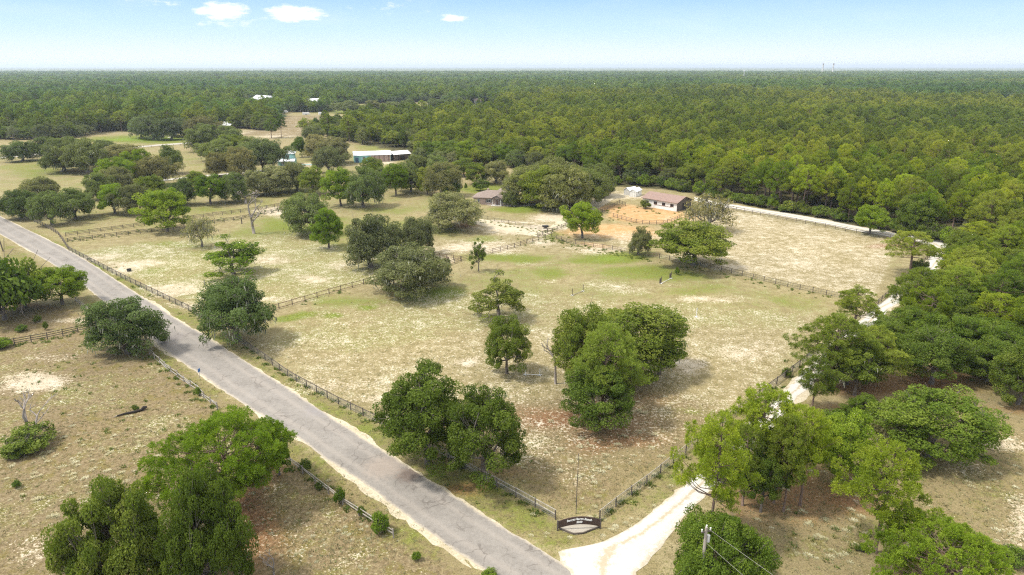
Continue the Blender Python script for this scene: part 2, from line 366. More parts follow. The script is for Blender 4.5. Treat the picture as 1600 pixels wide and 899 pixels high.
ell(rust, [(870, 655, 90, 26, .95), (960, 690, 80, 26, .8), (935, 655, 90, 42, .85), (1010, 620, 60, 30, .6), (960, 590, 90, 26, .6), (760, 610, 50, 14, .3), (800, 745, 60, 14, .5), (740, 758, 60, 12, .7), (690, 722, 60, 10, .5),
           (400, 820, 60, 90, .85), (430, 760, 60, 24, .5), (1250, 780, 130, 60, .75), (1340, 780, 60, 40, .8), (1430, 870, 90, 40, .7), (1360, 600, 100, 26, .8), (1480, 598, 110, 26, .85), (1580, 640, 70, 14, .7), (1310, 640, 70, 26, .6),
           (1380, 384, 34, 7, .95), (735, 352, 36, 8, .8), (560, 348, 34, 6, .4), (900, 322, 70, 6, .7), (930, 300, 40, 4, .7), (730, 268, 26, 6, .8), (690, 300, 60, 5, .5), (980, 375, 60, 6, .4), (905, 375, 40, 7, .4),
           (395, 420, 30, 5, .4), (120, 268, 60, 5, .6), (330, 345, 40, 4, .3), (230, 292, 40, 4, .5), (430, 302, 40, 4, .5), (180, 335, 40, 4, .4), (80, 350, 50, 4, .4), (330, 318, 40, 4, .4), (570, 285, 40, 6, .4), (60, 480, 60, 9, .6), (170, 470, 30, 6, .5), (370, 530, 50, 9, .5), (215, 545, 50, 9, .5),
           (855, 780, 40, 8, .4), (60, 700, 60, 12, .4)])
ell(orange, [(975, 332, 32, 11, 1.25), (1018, 337, 62, 13, 1.3), (955, 362, 85, 14, .85), (915, 385, 26, 5, .6), (935, 372, 40, 9, .5)])
ell(dark, [(1090, 560, 1, 1, .0)])
# brown ploughed field far off, darker forest floor
fld = poly([(425, 180), (640, 182), (640, 206), (560, 210), (440, 214), (380, 212)], 3)
dry = np.maximum(dry, fld); rust = np.maximum(rust, .25 * fld); sand = np.where(fld > .5, .3, sand); green = np.where(fld > .5, .0, green)
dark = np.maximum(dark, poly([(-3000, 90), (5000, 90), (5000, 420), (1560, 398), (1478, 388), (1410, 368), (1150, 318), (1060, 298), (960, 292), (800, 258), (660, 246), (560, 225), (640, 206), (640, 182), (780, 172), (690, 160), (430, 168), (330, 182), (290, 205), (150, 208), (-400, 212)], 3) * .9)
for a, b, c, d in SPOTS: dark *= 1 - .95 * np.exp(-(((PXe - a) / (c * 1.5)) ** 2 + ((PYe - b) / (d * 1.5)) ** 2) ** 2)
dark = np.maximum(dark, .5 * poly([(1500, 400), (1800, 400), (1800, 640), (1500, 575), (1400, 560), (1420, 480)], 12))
nv = X.size; ny, nx = X.shape
idx = np.arange(nv).reshape(ny, nx)
f4 = np.stack([idx[:-1, :-1], idx[:-1, 1:], idx[1:, 1:], idx[1:, :-1]], -1).reshape(-1, 4)
gm, nt, out = newmat('ground')
at = {}
for nm in ('g_green', 'g_sand', 'g_rust', 'g_orange', 'g_dry', 'g_dark'):
    at[nm] = N(nt, 'ShaderNodeAttribute', attribute_name=nm).outputs['Fac']
tc = N(nt, 'ShaderNodeNewGeometry')
def noise(sc, det=4.0, rough=.6, off=0.0, dist=0.0):
    mp = N(nt, 'ShaderNodeMapping'); mp.inputs['Location'].default_value = (off, off * 1.7, 0)
    L(nt, tc.outputs['Position'], mp.inputs[0])
    n = N(nt, 'ShaderNodeTexNoise', i_Scale=sc, i_Detail=det, i_Roughness=rough, i_Distortion=dist); L(nt, mp.outputs[0], n.inputs['Vector']); return n.outputs[0]
nA = noise(.09, 5, .62, 3, .4); nB = noise(.45, 5, .68, 11, .3); nC = noise(1.9, 4, .72, 29); nD = noise(5.5, 3, .7, 47); nE = noise(.025, 4, .6, 61)
vo = N(nt, 'ShaderNodeTexVoronoi', i_Scale=1.15, i_Randomness=1.0); L(nt, tc.outputs['Position'], vo.inputs['Vector'])
def wsum(*pairs):
    r = None
    for v, k in pairs:
        t = mathn(nt, 'MULTIPLY', mathn(nt, 'SUBTRACT', v, .5), k)
        r = t if r is None else mathn(nt, 'ADD', r, t)
    return r
nF = noise(1.15, 2, .5, 83, .2); nG = noise(2.7, 2, .55, 97)
speck = sstep(nt, mathn(nt, 'ADD', mathn(nt, 'MULTIPLY', nF, .5), mathn(nt, 'MULTIPLY', nG, .5)), .54, .64)
dspeck = sstep(nt, mathn(nt, 'ADD', mathn(nt, 'MULTIPLY', nF, -.4), mathn(nt, 'MULTIPLY', nG, -.6)), -.44, -.36)
straw = mixc(nt, sstep(nt, nB, .35, .65), (0.205, 0.172, 0.088), (0.30, 0.256, 0.150))
straw = mixc(nt, sstep(nt, nC, .5, .66), straw, (0.168, 0.150, 0.068))
dryc = mixc(nt, sstep(nt, nC, .36, .62), (0.138, 0.106, 0.058), (0.225, 0.180, 0.108))
dryc = mixc(nt, sstep(nt, nB, .45, .65), dryc, (0.158, 0.128, 0.05))
dryc = mixc(nt, mathn(nt, 'MULTIPLY', mathn(nt, 'MULTIPLY', speck, sstep(nt, nA, .45, .62)), .30), dryc, (0.33, 0.262, 0.172))
col = mixc(nt, sstep(nt, mathn(nt, 'ADD', at['g_dry'], wsum((nA, .7), (nB, .5))), .25, .7), straw, dryc)
grc = mixc(nt, sstep(nt, nC, .38, .64), (0.10, 0.128, 0.018), (0.185, 0.205, 0.042))
grc = mixc(nt, sstep(nt, nB, .4, .7), grc, (0.145, 0.178, 0.04))
col = mixc(nt, sstep(nt, mathn(nt, 'ADD', at['g_green'], wsum((nA, .9), (nB, .7), (nC, .6))), .2, .74), col, grc)
vivid = mixc(nt, sstep(nt, nC, .4, .6), (0.12, 0.185, 0.02), (0.18, 0.25, 0.04))
col = mixc(nt, sstep(nt, at['g_green'], .75, 1.1), col, vivid)
ruc = mixc(nt, sstep(nt, nC, .38, .64), (0.15, 0.072, 0.036), (0.235, 0.13, 0.07))
ruc = mixc(nt, mathn(nt, 'MULTIPLY', speck, .35), ruc, (0.30, 0.24, 0.14))
col = mixc(nt, sstep(nt, mathn(nt, 'ADD', at['g_rust'], wsum((nA, .5), (nB, .6), (nC, .5))), .3, .85, 0, .85), col, ruc)
orc = mixc(nt, sstep(nt, nB, .4, .62), (0.40, 0.245, 0.11), (0.46, 0.31, 0.165))
col = mixc(nt, sstep(nt, mathn(nt, 'ADD', at['g_orange'], wsum((nB, .4), (nC, .3))), .25, .7, 0, .92), col, orc)
sac = mixc(nt, sstep(nt, nC, .35, .65), (0.52, 0.46, 0.365), (0.38, 0.325, 0.235))
sac = mixc(nt, sstep(nt, nB, .45, .75), sac, (0.58, 0.53, 0.45))
sm = mathn(nt, 'ADD', at['g_sand'], wsum((nA, .9), (nB, .75), (nG, .9), (nC, 1.0), (nD, 1.0)))
sm = mathn(nt, 'ADD', sm, mathn(nt, 'MULTIPLY', speck, mathn(nt, 'MULTIPLY', sstep(nt, at['g_sand'], .18, .4), .42)))
col = mixc(nt, sstep(nt, sm, .36, .68, 0, .88), col, sac)
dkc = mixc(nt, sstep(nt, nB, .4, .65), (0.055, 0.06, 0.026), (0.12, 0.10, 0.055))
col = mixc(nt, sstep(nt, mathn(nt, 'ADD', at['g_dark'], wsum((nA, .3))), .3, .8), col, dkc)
# small dark weeds
col = mixc(nt, mathn(nt, 'MULTIPLY', dspeck, mathn(nt, 'SUBTRACT', .42, mathn(nt, 'MULTIPLY', at['g_orange'], .35))), col, (0.105, 0.095, 0.04))
col = mixc(nt, sstep(nt, nE, .35, .7, .0, .22), col, mixc(nt, 1.0, col, (1.25, 1.15, .95), 'MULTIPLY'))
col = mixc(nt, sstep(nt, nD, .36, .62), mixc(nt, 1.0, col, (.74, .74, .72), 'MULTIPLY'), mixc(nt, 1.0, col, (1.14, 1.13, 1.1), 'MULTIPLY'))
p = N(nt, 'ShaderNodeBsdfPrincipled', i_Roughness=.95); p.inputs['Specular IOR Level'].default_value = .1
L(nt, col, p.inputs['Base Color'])
bmp = N(nt, 'ShaderNodeBump', i_Strength=.55, i_Distance=.25)
L(nt, mathn(nt, 'ADD', nC, mathn(nt, 'MULTIPLY', nD, .6)), bmp.inputs['Height']); L(nt, bmp.outputs[0], p.inputs['Normal'])
L(nt, p.outputs[0], out.inputs[0])
me = mesh_np('ground', np.stack([X.ravel(), Y.ravel(), np.zeros(nv)], -1), f4, mats=[gm])
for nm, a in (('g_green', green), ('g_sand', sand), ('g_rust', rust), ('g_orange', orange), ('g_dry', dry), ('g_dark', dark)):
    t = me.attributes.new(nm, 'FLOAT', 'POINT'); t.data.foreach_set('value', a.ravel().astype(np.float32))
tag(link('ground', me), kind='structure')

# ------------------------------------------------------------------ roads
def strip(name, pairs, mat, z, jit=.12, grow=0.0, step=1.2, across=6, seed=0, closed_jit=.25):
    r = np.random.default_rng(seed)
    a = [np.array(G(*p[0])[:2]) for p in pairs]; b = [np.array(G(*p[1])[:2]) for p in pairs]
    Lp, Rp = [], []
    for i in range(len(a) - 1):
        n = max(1, int(max(np.linalg.norm(a[i + 1] - a[i]), np.linalg.norm(b[i + 1] - b[i])) / step))
        p0 = [q[max(i - 1, 0)] for q in (a, b)]; p3 = [q[min(i + 2, len(a) - 1)] for q in (a, b)]
        for k in range(n):
            t = k / n
            for q, dst, e0, e3 in ((a, Lp, p0[0], p3[0]), (b, Rp, p0[1], p3[1])):
                m1 = (q[i + 1] - e0) / 2; m2 = (e3 - q[i]) / 2
                h = (2 * t**3 - 3 * t**2 + 1) * q[i] + (t**3 - 2 * t**2 + t) * m1 + (-2 * t**3 + 3 * t**2) * q[i + 1] + (t**3 - t**2) * m2
                dst.append(h)
    Lp.append(a[-1]); Rp.append(b[-1]); Lp = np.array(Lp); Rp = np.array(Rp)
    u = Lp - Rp; u /= np.linalg.norm(u, axis=1)[:, None]
    n = len(Lp)
    def j():
        w = r.normal(0, 1, n); s = np.convolve(r.normal(0, 1, n), np.ones(7) / 2.6, 'same')
        return (w * .5 + s) * jit
    Lp = Lp + u * (grow + j())[:, None]; Rp = Rp - u * (grow + j())[:, None]
    V = []
    for k in range(across + 1):
        t = k / across; q = Rp * (1 - t) + Lp * t; V.append(np.concatenate([q, np.full((n, 1), z)], 1))
    V = np.stack(V, 1).reshape(-1, 3); ii = np.arange(n * (across + 1)).reshape(n, across + 1)
    F = np.stack([ii[:-1, :-1], ii[1:, :-1], ii[1:, 1:], ii[:-1, 1:]], -1).reshape(-1, 4)
    cr = np.cross(V[F[0][1]] - V[F[0][0]], V[F[0][2]] - V[F[0][0]])
    if cr[2] < 0: F = F[:, ::-1]
    me = mesh_np(name, V, F, mats=[mat])
    e = me.attributes.new('across', 'FLOAT', 'POINT'); e.data.foreach_set('value', np.tile(np.linspace(0, 1, across + 1), n).astype(np.float32))
    return tag(link(name, me), kind='structure')

def surf(name, stops, fine=(2.5, 9.0), contrast=.5, speck=None, edge=None, cracks=False, mid=None):
    m, nt2, out2 = newmat(name)
    g = N(nt2, 'ShaderNodeNewGeometry')
    n1 = N(nt2, 'ShaderNodeTexNoise', i_Scale=.22, i_Detail=6.0, i_Roughness=.65); L(nt2, g.outputs['Position'], n1.inputs['Vector'])
    n2 = N(nt2, 'ShaderNodeTexNoise', i_Scale=fine[0], i_Detail=5.0, i_Roughness=.75); L(nt2, g.outputs['Position'], n2.inputs['Vector'])
    n3 = N(nt2, 'ShaderNodeTexNoise', i_Scale=fine[1], i_Detail=3.0, i_Roughness=.7); L(nt2, g.outputs['Position'], n3.inputs['Vector'])
    f = mathn(nt2, 'ADD', mathn(nt2, 'MULTIPLY', n1.outputs[0], .5), mathn(nt2, 'MULTIPLY', n2.outputs[0], .5))
    c = mixc(nt2, sstep(nt2, f, .38, .62), stops[0], stops[1])
    c = mixc(nt2, mathn(nt2, 'MULTIPLY', sstep(nt2, n3.outputs[0], .5, .72), contrast), c, stops[2])
    if edge:
        ac = N(nt2, 'ShaderNodeAttribute', attribute_name='across').outputs['Fac']
        d = mathn(nt2, 'ABSOLUTE', mathn(nt2, 'SUBTRACT', ac, .5))
        w = mathn(nt2, 'ADD', mathn(nt2, 'SUBTRACT', 1.0, mathn(nt2, 'ABSOLUTE', mathn(nt2, 'MULTIPLY', mathn(nt2, 'SUBTRACT', d, .24), 7.0))), mathn(nt2, 'SUBTRACT', n1.outputs[0], .5))
        c = mixc(nt2, sstep(nt2, w, .2, 1.0, 0, .35), c, edge)
    if mid:
        w2 = mathn(nt2, 'ADD', mathn(nt2, 'SUBTRACT', 1.0, mathn(nt2, 'MULTIPLY', d, 6.0)), mathn(nt2, 'MULTIPLY', mathn(nt2, 'SUBTRACT', n2.outputs[0], .5), 2.2))
        c = mixc(nt2, sstep(nt2, w2, .4, .95, 0, .72), c, mid)
        w3 = mathn(nt2, 'ADD', mathn(nt2, 'MULTIPLY', mathn(nt2, 'SUBTRACT', d, .40), 8.0), mathn(nt2, 'MULTIPLY', mathn(nt2, 'SUBTRACT', n2.outputs[0], .5), 3.0))
        c = mixc(nt2, sstep(nt2, w3, .0, .8, 0, .6), c, mid)
    if cracks:
        dn = N(nt2, 'ShaderNodeTexNoise', i_Scale=.7, i_Detail=3.0); L(nt2, g.outputs['Position'], dn.inputs['Vector'])
        va = N(nt2, 'ShaderNodeVectorMath', operation='SCALE'); L(nt2, dn.outputs['Color'], va.inputs[0]); va.inputs[3].default_value = 1.6
        vb = N(nt2, 'ShaderNodeVectorMath', operation='ADD'); L(nt2, g.outputs['Position'], vb.inputs[0]); L(nt2, va.outputs[0], vb.inputs[1])
        vv = N(nt2, 'ShaderNodeTexVoronoi', feature='DISTANCE_TO_EDGE', i_Scale=.42); L(nt2, vb.outputs[0], vv.inputs['Vector'])
        c = mixc(nt2, mathn(nt2, 'MULTIPLY', sstep(nt2, vv.outputs[0], .0, .045, 1, 0), sstep(nt2, n1.outputs[0], .45, .6, 0, .55)), c, (.09, .078, .068))
        c = mixc(nt2, sstep(nt2, mathn(nt2, 'ADD', d, mathn(nt2, 'MULTIPLY', mathn(nt2, 'SUBTRACT', n2.outputs[0], .5), .22)), .43, .5, 0, .7), c, (.42, .37, .29))
    if speck:
        for (px, py, rr, cc, k) in speck:
            q = G(px, py); vm = N(nt2, 'ShaderNodeVectorMath', operation='DISTANCE'); L(nt2, g.outputs['Position'], vm.inputs[0]); vm.inputs[1].default_value = q
            dd = mathn(nt2, 'ADD', mathn(nt2, 'DIVIDE', vm.outputs['Value'], rr), mathn(nt2, 'MULTIPLY', mathn(nt2, 'SUBTRACT', n2.outputs[0], .5), 1.6))
            c = mixc(nt2, sstep(nt2, dd, .3, 1.1, k, 0), c, cc)
    pp = N(nt2, 'ShaderNodeBsdfPrincipled', i_Roughness=.92); pp.inputs['Specular IOR Level'].default_value = .15
    L(nt2, c, pp.inputs['Base Color'])
    bb = N(nt2, 'ShaderNodeBump', i_Strength=.4, i_Distance=.06); L(nt2, n3.outputs[0], bb.inputs['Height']); L(nt2, bb.outputs[0], pp.inputs['Normal'])
    L(nt2, pp.outputs[0], out2.inputs[0])
    return m
m_road = surf('worn_asphalt', ((0.250, 0.232, 0.208), (0.195, 0.180, 0.161), (0.128, 0.116, 0.103)), (1.6, 7.0), .6, edge=(0.32, 0.287, 0.25), cracks=True,
              speck=[(640, 742, 2.2, (0.12, 0.09, 0.075), .75), (655, 730, 1.6, (0.13, 0.09, 0.07), .6), (270, 528, 3, (0.2, 0.18, 0.18), .3), (600, 730, 3.5, (0.33, 0.27, 0.22), .5), (500, 640, 3.0, (0.2, 0.19, 0.2), .4)])
m_lime = surf('pale_limerock', ((0.51, 0.49, 0.445), (0.43, 0.41, 0.365), (0.30, 0.275, 0.225)), (1.4, 6.0), .45, edge=(0.55, 0.53, 0.49), mid=(0.34, 0.28, 0.17))
m_should = surf('sandy_shoulder', ((0.50, 0.45, 0.34), (0.36, 0.31, 0.21), (0.20, 0.165, 0.09)), (1.5, 5.0), .6)
road_pairs = [((-120, 297), (-106, 286)), ((-60, 331), (-46, 316)), ((0, 366), (14, 345)), ((100, 424), (112, 394)), ((165, 474), (200, 450)), ((250, 541), (300, 513)), ((350, 611), (400, 575)), ((450, 676), (500, 640)),
              ((550, 746), (600, 706)), ((650, 817), (700, 771)), ((770, 899), (800, 832)), ((905, 990), (900, 893)), ((1080, 1100), (1060, 990))]
strip('road', road_pairs, m_road, .020, .10, 0, seed=1, across=8)
strip('road_shoulder', road_pairs, m_should, .010, .30, .42, seed=2)
drive_pairs = [((950, 1010), (1090, 1010)), ((898, 915), (1000, 915)), ((880, 880), (1016, 882)), ((874, 863), (1034, 858)), ((900, 856), (1050, 838)), ((945, 846), (1062, 820)), ((985, 826), (1078, 800)), ((1022, 800), (1096, 782)), ((1062, 765), (1120, 757)),
               ((1110, 722), (1160, 716)), ((1160, 673), (1200, 676)), ((1224, 612), (1259, 612)), ((1260, 575), (1292, 576)), ((1302, 533), (1335, 537)), ((1353, 490), (1385, 492)), ((1402, 454), (1430, 452)), ((1438, 424), (1462, 422)),
               ((1454, 402), (1486, 400)), ((1456, 390), (1484, 383)), ((1440, 381), (1450, 372)), ((1408, 373.5), (1412, 366.5)), ((1350, 363), (1352, 356)), ((1280, 349), (1282, 342.5)), ((1200, 335), (1202, 329)), ((1130, 323.5), (1131, 317.5)), ((1085, 314), (1085, 308))]
strip('driveway', drive_pairs, m_lime, .030, .26, 0, seed=3)
strip('driveway_edge', drive_pairs[3:], m_should, .015, .45, .30, seed=4)
strip('spilled_sand_bank', [((500, 714), (505, 712)), ((545, 752), (556, 744)), ((600, 795), (612, 782)), ((650, 830), (660, 818)), ((690, 860), (697, 850)), ((735, 890), (738, 886))], m_should, .013, .38, .35, seed=5)
def path(pts, w, seed, name='dirt_track', mat=None):
    pr = []
    P = [G(*p) for p in pts]
    for i, p in enumerate(P):
        d = (P[min(i + 1, len(P) - 1)] - P[max(i - 1, 0)]).normalized(); n = Vector((-d.y, d.x, 0)) * w / 2
        q1 = proj(*(p + n)); q2 = proj(*(p - n)); pr.append(((q1[0], q1[1]), (q2[0], q2[1])))
    strip(name, pr, mat or m_lime, .012 + .002 * seed, .18, 0, 2.5, 3, seed + 20)
path([(-40, 249), (30, 244), (70, 240), (105, 237), (150, 236)], 7, 1)
path([(205, 231), (235, 228), (290, 224), (320, 222)], 7, 2)
path([(200, 293), (230, 286), (262, 281), (300, 277), (330, 274), (372, 271), (400, 268), (430, 262)], 4.5, 3)
path([(262, 215), (300, 213), (330, 213)], 6, 4)
path([(740, 345), (775, 352), (820, 362), (856, 367)], 7, 5, mat=m_should)
path([(840, 320), (800, 322), (780, 321), (762, 320)], 2.2, 6)
path([(870, 358), (900, 338), (935, 318), (960, 306), (1000, 306)], 6, 7, mat=m_should)

# ------------------------------------------------------------------ tree prototypes (meshes shared by every copy)
def unit(v): return v / (np.linalg.norm(v, axis=-1, keepdims=True) + 1e-9)

def leaf_quads(P, Nn, size, r, aspect=1.5, flat=.6):
    n = len(P)
    nn = unit(Nn * flat + r.normal(0, 1, (n, 3)) * (1 - flat * .45))
    a = unit(np.cross(nn, r.normal(0, 1, (n, 3)))); b = np.cross(nn, a)
    s = size * r.uniform(.5, 1.5, (n, 1))
    a = a * s * aspect * .5; b = b * s * .5
    V = np.stack([P - a, P - b * .9, P + a, P + b * .9], 1).reshape(-1, 3)
    F = np.arange(4 * n).reshape(n, 4)
    return V, F

def tuft_tris(P, D, length, r, k=13, w=.07):
    n = len(P)
    d = unit(D[:, None, :] * .75 + r.normal(0, .75, (n, k, 3)))
    l = length * r.uniform(.75, 1.2, (n, k, 1))
    s = unit(np.cross(d, r.normal(0, 1, (n, k, 3)))) * w
    b = P[:, None, :] + d * l * .12
    t = P[:, None, :] + d * l
    V = np.stack([b - s * .5, t + s * .9, t - s * .9], 2).reshape(-1, 3)
    F = np.arange(3 * n * k).reshape(n * k, 3)
    return V, F

def crown_points(r, W, Hc, z0, n, mind, bumps=6, squash=1.0, hollow=.45, lean=0.0):
    """clump centres inside a lumpy dome; returns centres"""
    B = unit(r.normal(0, 1, (bumps, 3)) * np.array([1, 1, .6])); B[:, 2] = np.abs(B[:, 2]) * .8
    amp = r.uniform(-.6, .42, bumps)
    out = []
    tries = 0
    while len(out) < n and tries < 20000:
        tries += 1
        v = r.normal(0, 1, 3); v[2] = v[2] if v[2] > -.55 else -v[2] * .4
        u = v / np.linalg.norm(v)
        k = 1 + float(np.sum(amp * np.exp(6.5 * (B @ u - 1))))
        k = max(.38, min(1.35, k))
        rad = r.uniform(hollow, 1) ** .6 * k
        p = np.array([u[0] * W / 2 * rad, u[1] * W / 2 * rad, z0 + u[2] * Hc * rad * squash])
        p[0] += lean * (p[2] - z0)
        if p[2] < max(z0 - Hc * .45, .9): continue
        if all(np.sum((p - q) ** 2 * np.array([1, 1, 1.6])) > mind ** 2 for q in out): out.append(p)
    return np.array(out)

def limbs(mb, r, base_h, trunk_r, cen, k, droop=0.0, wig=.5, tip=.04):
    """trunk forking into k limbs that reach the clumps"""
    fork = np.array([r.normal(0, .15), r.normal(0, .15), base_h])
    mb.tube([(0, 0, -.3), (0, 0, .15), tuple(fork * .5 + [r.normal(0, .1), r.normal(0, .1), 0]), tuple(fork)], [trunk_r * 1.7, trunk_r * 1.15, trunk_r, trunk_r * .85], 8)
    idx = r.permutation(len(cen))[:k]; ctr = cen[idx].copy()
    for _ in range(6):
        d = np.linalg.norm(cen[:, None] - ctr[None], axis=2); a = d.argmin(1)
        for j in range(k):
            if (a == j).any(): ctr[j] = cen[a == j].mean(0)
    for j in range(k):
        c = ctr[j]; mid = (fork + c) / 2 + r.normal(0, wig, 3) + [0, 0, .25 - droop]
        path = [fork, (fork + mid) / 2 + r.normal(0, wig * .4, 3), mid, (mid + c) / 2 + r.normal(0, wig * .4, 3), c]
        rr = trunk_r * .55
        mb.tube([tuple(q) for q in path], [rr, rr * .8, rr * .62, rr * .45, rr * .25], 6)
        P = np.array(path)
        for q in cen[a == j]:
            i = int(np.linalg.norm(P - q, axis=1).argmin()); s = P[max(i - 1, 0)]
            m = (s + q) / 2 + r.normal(0, .3, 3)
            mb.tube([tuple(s), tuple(m), tuple(q)], [rr * .33, rr * .2, tip], 4, cap=False)
            for _ in range(2):
                e = q + r.normal(0, .6, 3)
                mb.tube([tuple(m), tuple(e)], [rr * .13 + .012, .015], 3, cap=False)

PROTO = {}
def reg(kind, W, H, parts):
    me = parts.get('crown') or parts['trunk']; n = len(me.vertices); co = np.empty(n * 3, dtype=np.float32); me.vertices.foreach_get('co', co); co = co.reshape(-1, 3)
    lo, hi = np.percentile(co, .7, axis=0), np.percentile(co, 99.3, axis=0)
    PROTO.setdefault(kind, []).append((float((hi[0] - lo[0] + hi[1] - lo[1]) / 2), float(hi[2]), parts))

def make_oak(kind, seed, W, H, trunk, nclump, cr, leaves, lsize, mat, moss=0, tr=.32, hollow=.45, squash=1.0, z0f=.42, flat=.8, bumps=7):
    r = np.random.default_rng(seed)
    z0 = H * z0f; Hc = (H - z0) - cr * .5
    cen = crown_points(r, W - cr * 1.2, Hc, z0, nclump, cr * .72, bumps=bumps, hollow=hollow, squash=squash)
    mb = MB(); limbs(mb, r, trunk, tr, cen, 7)
    Ps, Ns, Ts = [], [], []
    mid = np.array([0, 0, z0])
    for c in cen:
        k = int(leaves * r.uniform(.6, 1.4)); rad = cr * r.uniform(.65, 1.2)
        u = unit(r.normal(0, 1, (k, 3))); rr = r.uniform(.35, 1, (k, 1)) ** .5
        sub = unit(r.normal(0, 1, (5, 3)))
        lump = 1 + .35 * np.max(u @ sub.T, axis=1, keepdims=True) - .2
        p = c + u * rr * rad * lump * np.array([1, 1, .72])
        Ps.append(p); Ns.append(unit(u * .8 + unit(p - mid) * .6 + [0, 0, .35]))
        t = np.clip(r.normal(.5, .2) + r.normal(0, .13, k), 0, 1); Ts.append(t)
    P = np.concatenate(Ps); Nn = np.concatenate(Ns); T = np.concatenate(Ts)
    keep = P[:, 2] > .35; P, Nn, T = P[keep], Nn[keep], T[keep]
    V, F = leaf_quads(P, Nn, lsize, r, flat=flat); F3 = None; nq = len(F); mi = np.zeros(nq)
    if moss:
        c = cen[r.integers(0, len(cen), moss)] + r.normal(0, cr * .45, (moss, 3)); c[:, 2] -= cr * .35
        ln = r.uniform(.3, 1.1, moss); w = r.uniform(.03, .085, moss); an = r.uniform(0, math.pi, moss)
        v2, q2, t2 = [], [], []; b0 = len(V)
        for i in range(moss):
            dx = np.array([math.cos(an[i]), math.sin(an[i]), 0]) * w[i]; b = c[i]; l = min(ln[i], max(.3, b[2] - .4))
            off = r.normal(0, .12, 3) * [1, 1, 0]
            n = b0 + len(v2); v2 += [b - dx, b + dx, b + dx * .8 + off - [0, 0, l * .55], b - dx * .9 + off - [0, 0, l * .6], b + off * 1.6 - [0, 0, l]]
            q2.append((n, n + 1, n + 2, n + 3)); t2.append((n + 3, n + 2, n + 4))
        V = np.concatenate([V, np.array(v2)]); F = np.concatenate([F, np.array(q2)]); F3 = np.array(t2)
        mi = np.concatenate([mi, np.ones(2 * moss)]); T = np.concatenate([T, np.full(2 * moss, .5)])
    parts = {'crown': mesh_np(kind + '_crown', V, F, F3, mats=[mat, M['moss']], matidx=mi, tint=T), 'trunk': mb.mesh(kind + '_trunk', M['bark'], smooth=True)}
    reg(kind, W, H, parts)

for i in range(4):
    make_oak('live', 10 + i, 13.0, 9.5, 1.5, 130, 1.1, 340, .15, M['live'], moss=1100, tr=.42, z0f=.40, bumps=11, hollow=.35)
for i in range(4):
    make_oak('oak', 30 + i, 10.0, 10.5, 2.4, 104, .98, 400, .135, M['oak'], moss=0, tr=.28, z0f=.40, hollow=.35, bumps=12)
for i in range(2):
    make_oak('loose', 50 + i, 10.0, 10.5, 2.6, 60, .8, 150, .18, M['oak'], moss=120, tr=.24, z0f=.38, hollow=.3, bumps=14)
for i in range(3):
    make_oak('shrub', 60 + i, 5.0, 3.2, .4, 44, .65, 130, .15, M['shrub'], tr=.1, z0f=.3, hollow=.2, bumps=9)
for i in range(2):
    make_oak('moundlive', 70 + i, 13.0, 9.0, 1.2, 175, 1.02, 470, .135, M['oak'], moss=0, tr=.34, z0f=.28, hollow=.45, bumps=14)

def make_pine(seed, W, H, base, n_wh, kind='pine', dens=1.0, tuftlen=.42):
    r = np.random.default_rng(seed)
    mb = MB()
    bend = r.normal(0, .35, 2); zs = np.linspace(0, 1, 9)
    ax = np.stack([bend[0] * np.sin(zs * 2.6) * zs, bend[1] * np.sin(zs * 2.1 + .4) * zs, zs * H * .96], 1)
    ax[0, 2] = -.3
    mb.tube([tuple(a) for a in ax], list(np.interp(zs, [0, .1, 1], [.30, .22, .05])), 8)
    TP, TD, TT = [], [], []
    for i in range(n_wh):
        z = base + (1 - base) * (i + r.uniform(.1, .9)) / n_wh
        prof = math.sin(min(1, (z - base) / (1 - base) * .92 + .22) * math.pi) ** .6 * r.uniform(.6, 1.12)
        if z < base + .1: prof *= .75
        c = np.array([np.interp(z, zs, ax[:, 0]), np.interp(z, zs, ax[:, 1]), z * H])
        ang = i * 2.4 + r.normal(0, .5)
        Lb = W / 2 * prof; upd = r.uniform(.05, .35) + (z - base) * .5
        d = np.array([math.cos(ang), math.sin(ang), upd]); d = d / np.linalg.norm(d)
        tipp = c + d * Lb + [0, 0, .1 * Lb]; m1 = c + d * Lb * .5 + np.array([0, 0, -.10 * Lb]) + r.normal(0, .1, 3)
        br = .03 + .02 * Lb
        mb.tube([tuple(c), tuple(m1), tuple(tipp)], [br * 1.2, br * .8, .02], 5, cap=False)
        tb = np.clip(r.normal(.5, .18), 0, 1)
        nb = max(3, int(Lb * 2.7))
        for k in range(nb):
            t = .35 + .68 * (k + r.uniform(0, 1)) / nb
            s = (1 - t) ** 2 * c + 2 * t * (1 - t) * m1 + t * t * tipp
            side = r.choice([-1, 1]) * r.uniform(.5, 1.3)
            dd = np.array([math.cos(ang + side), math.sin(ang + side), r.uniform(.1, .6)]); dd /= np.linalg.norm(dd)
            ll = r.uniform(.5, 1.15) * (1.0 if t < .9 else .7); e = s + dd * ll
            mb.tube([tuple(s), tuple(e)], [.022, .012], 3, cap=False)
            nt_ = max(2, int(r.integers(3, 5) * dens))
            for q in range(nt_):
                f = r.uniform(.55, 1.1); o = r.normal(0, .17, 3) * [1, 1, .7] + [0, 0, .08]
                TP.append(s + dd * ll * f + o); TD.append(unit(dd * .5 + [0, 0, .9] + r.normal(0, .25, 3))); TT.append(np.clip(tb + r.normal(0, .14), 0, 1))
    TP = np.array(TP); TD = np.array(TD); TT = np.array(TT)
    V, F = tuft_tris(TP, TD, tuftlen * .88, r, 20, .03)
    parts = {'crown': mesh_np('pine_crown', V, None, F, mats=[M['pine']], tint=np.repeat(TT, 20)), 'trunk': mb.mesh('pine_trunk', M['pinebark'], smooth=True)}
    reg(kind, W, H, parts)
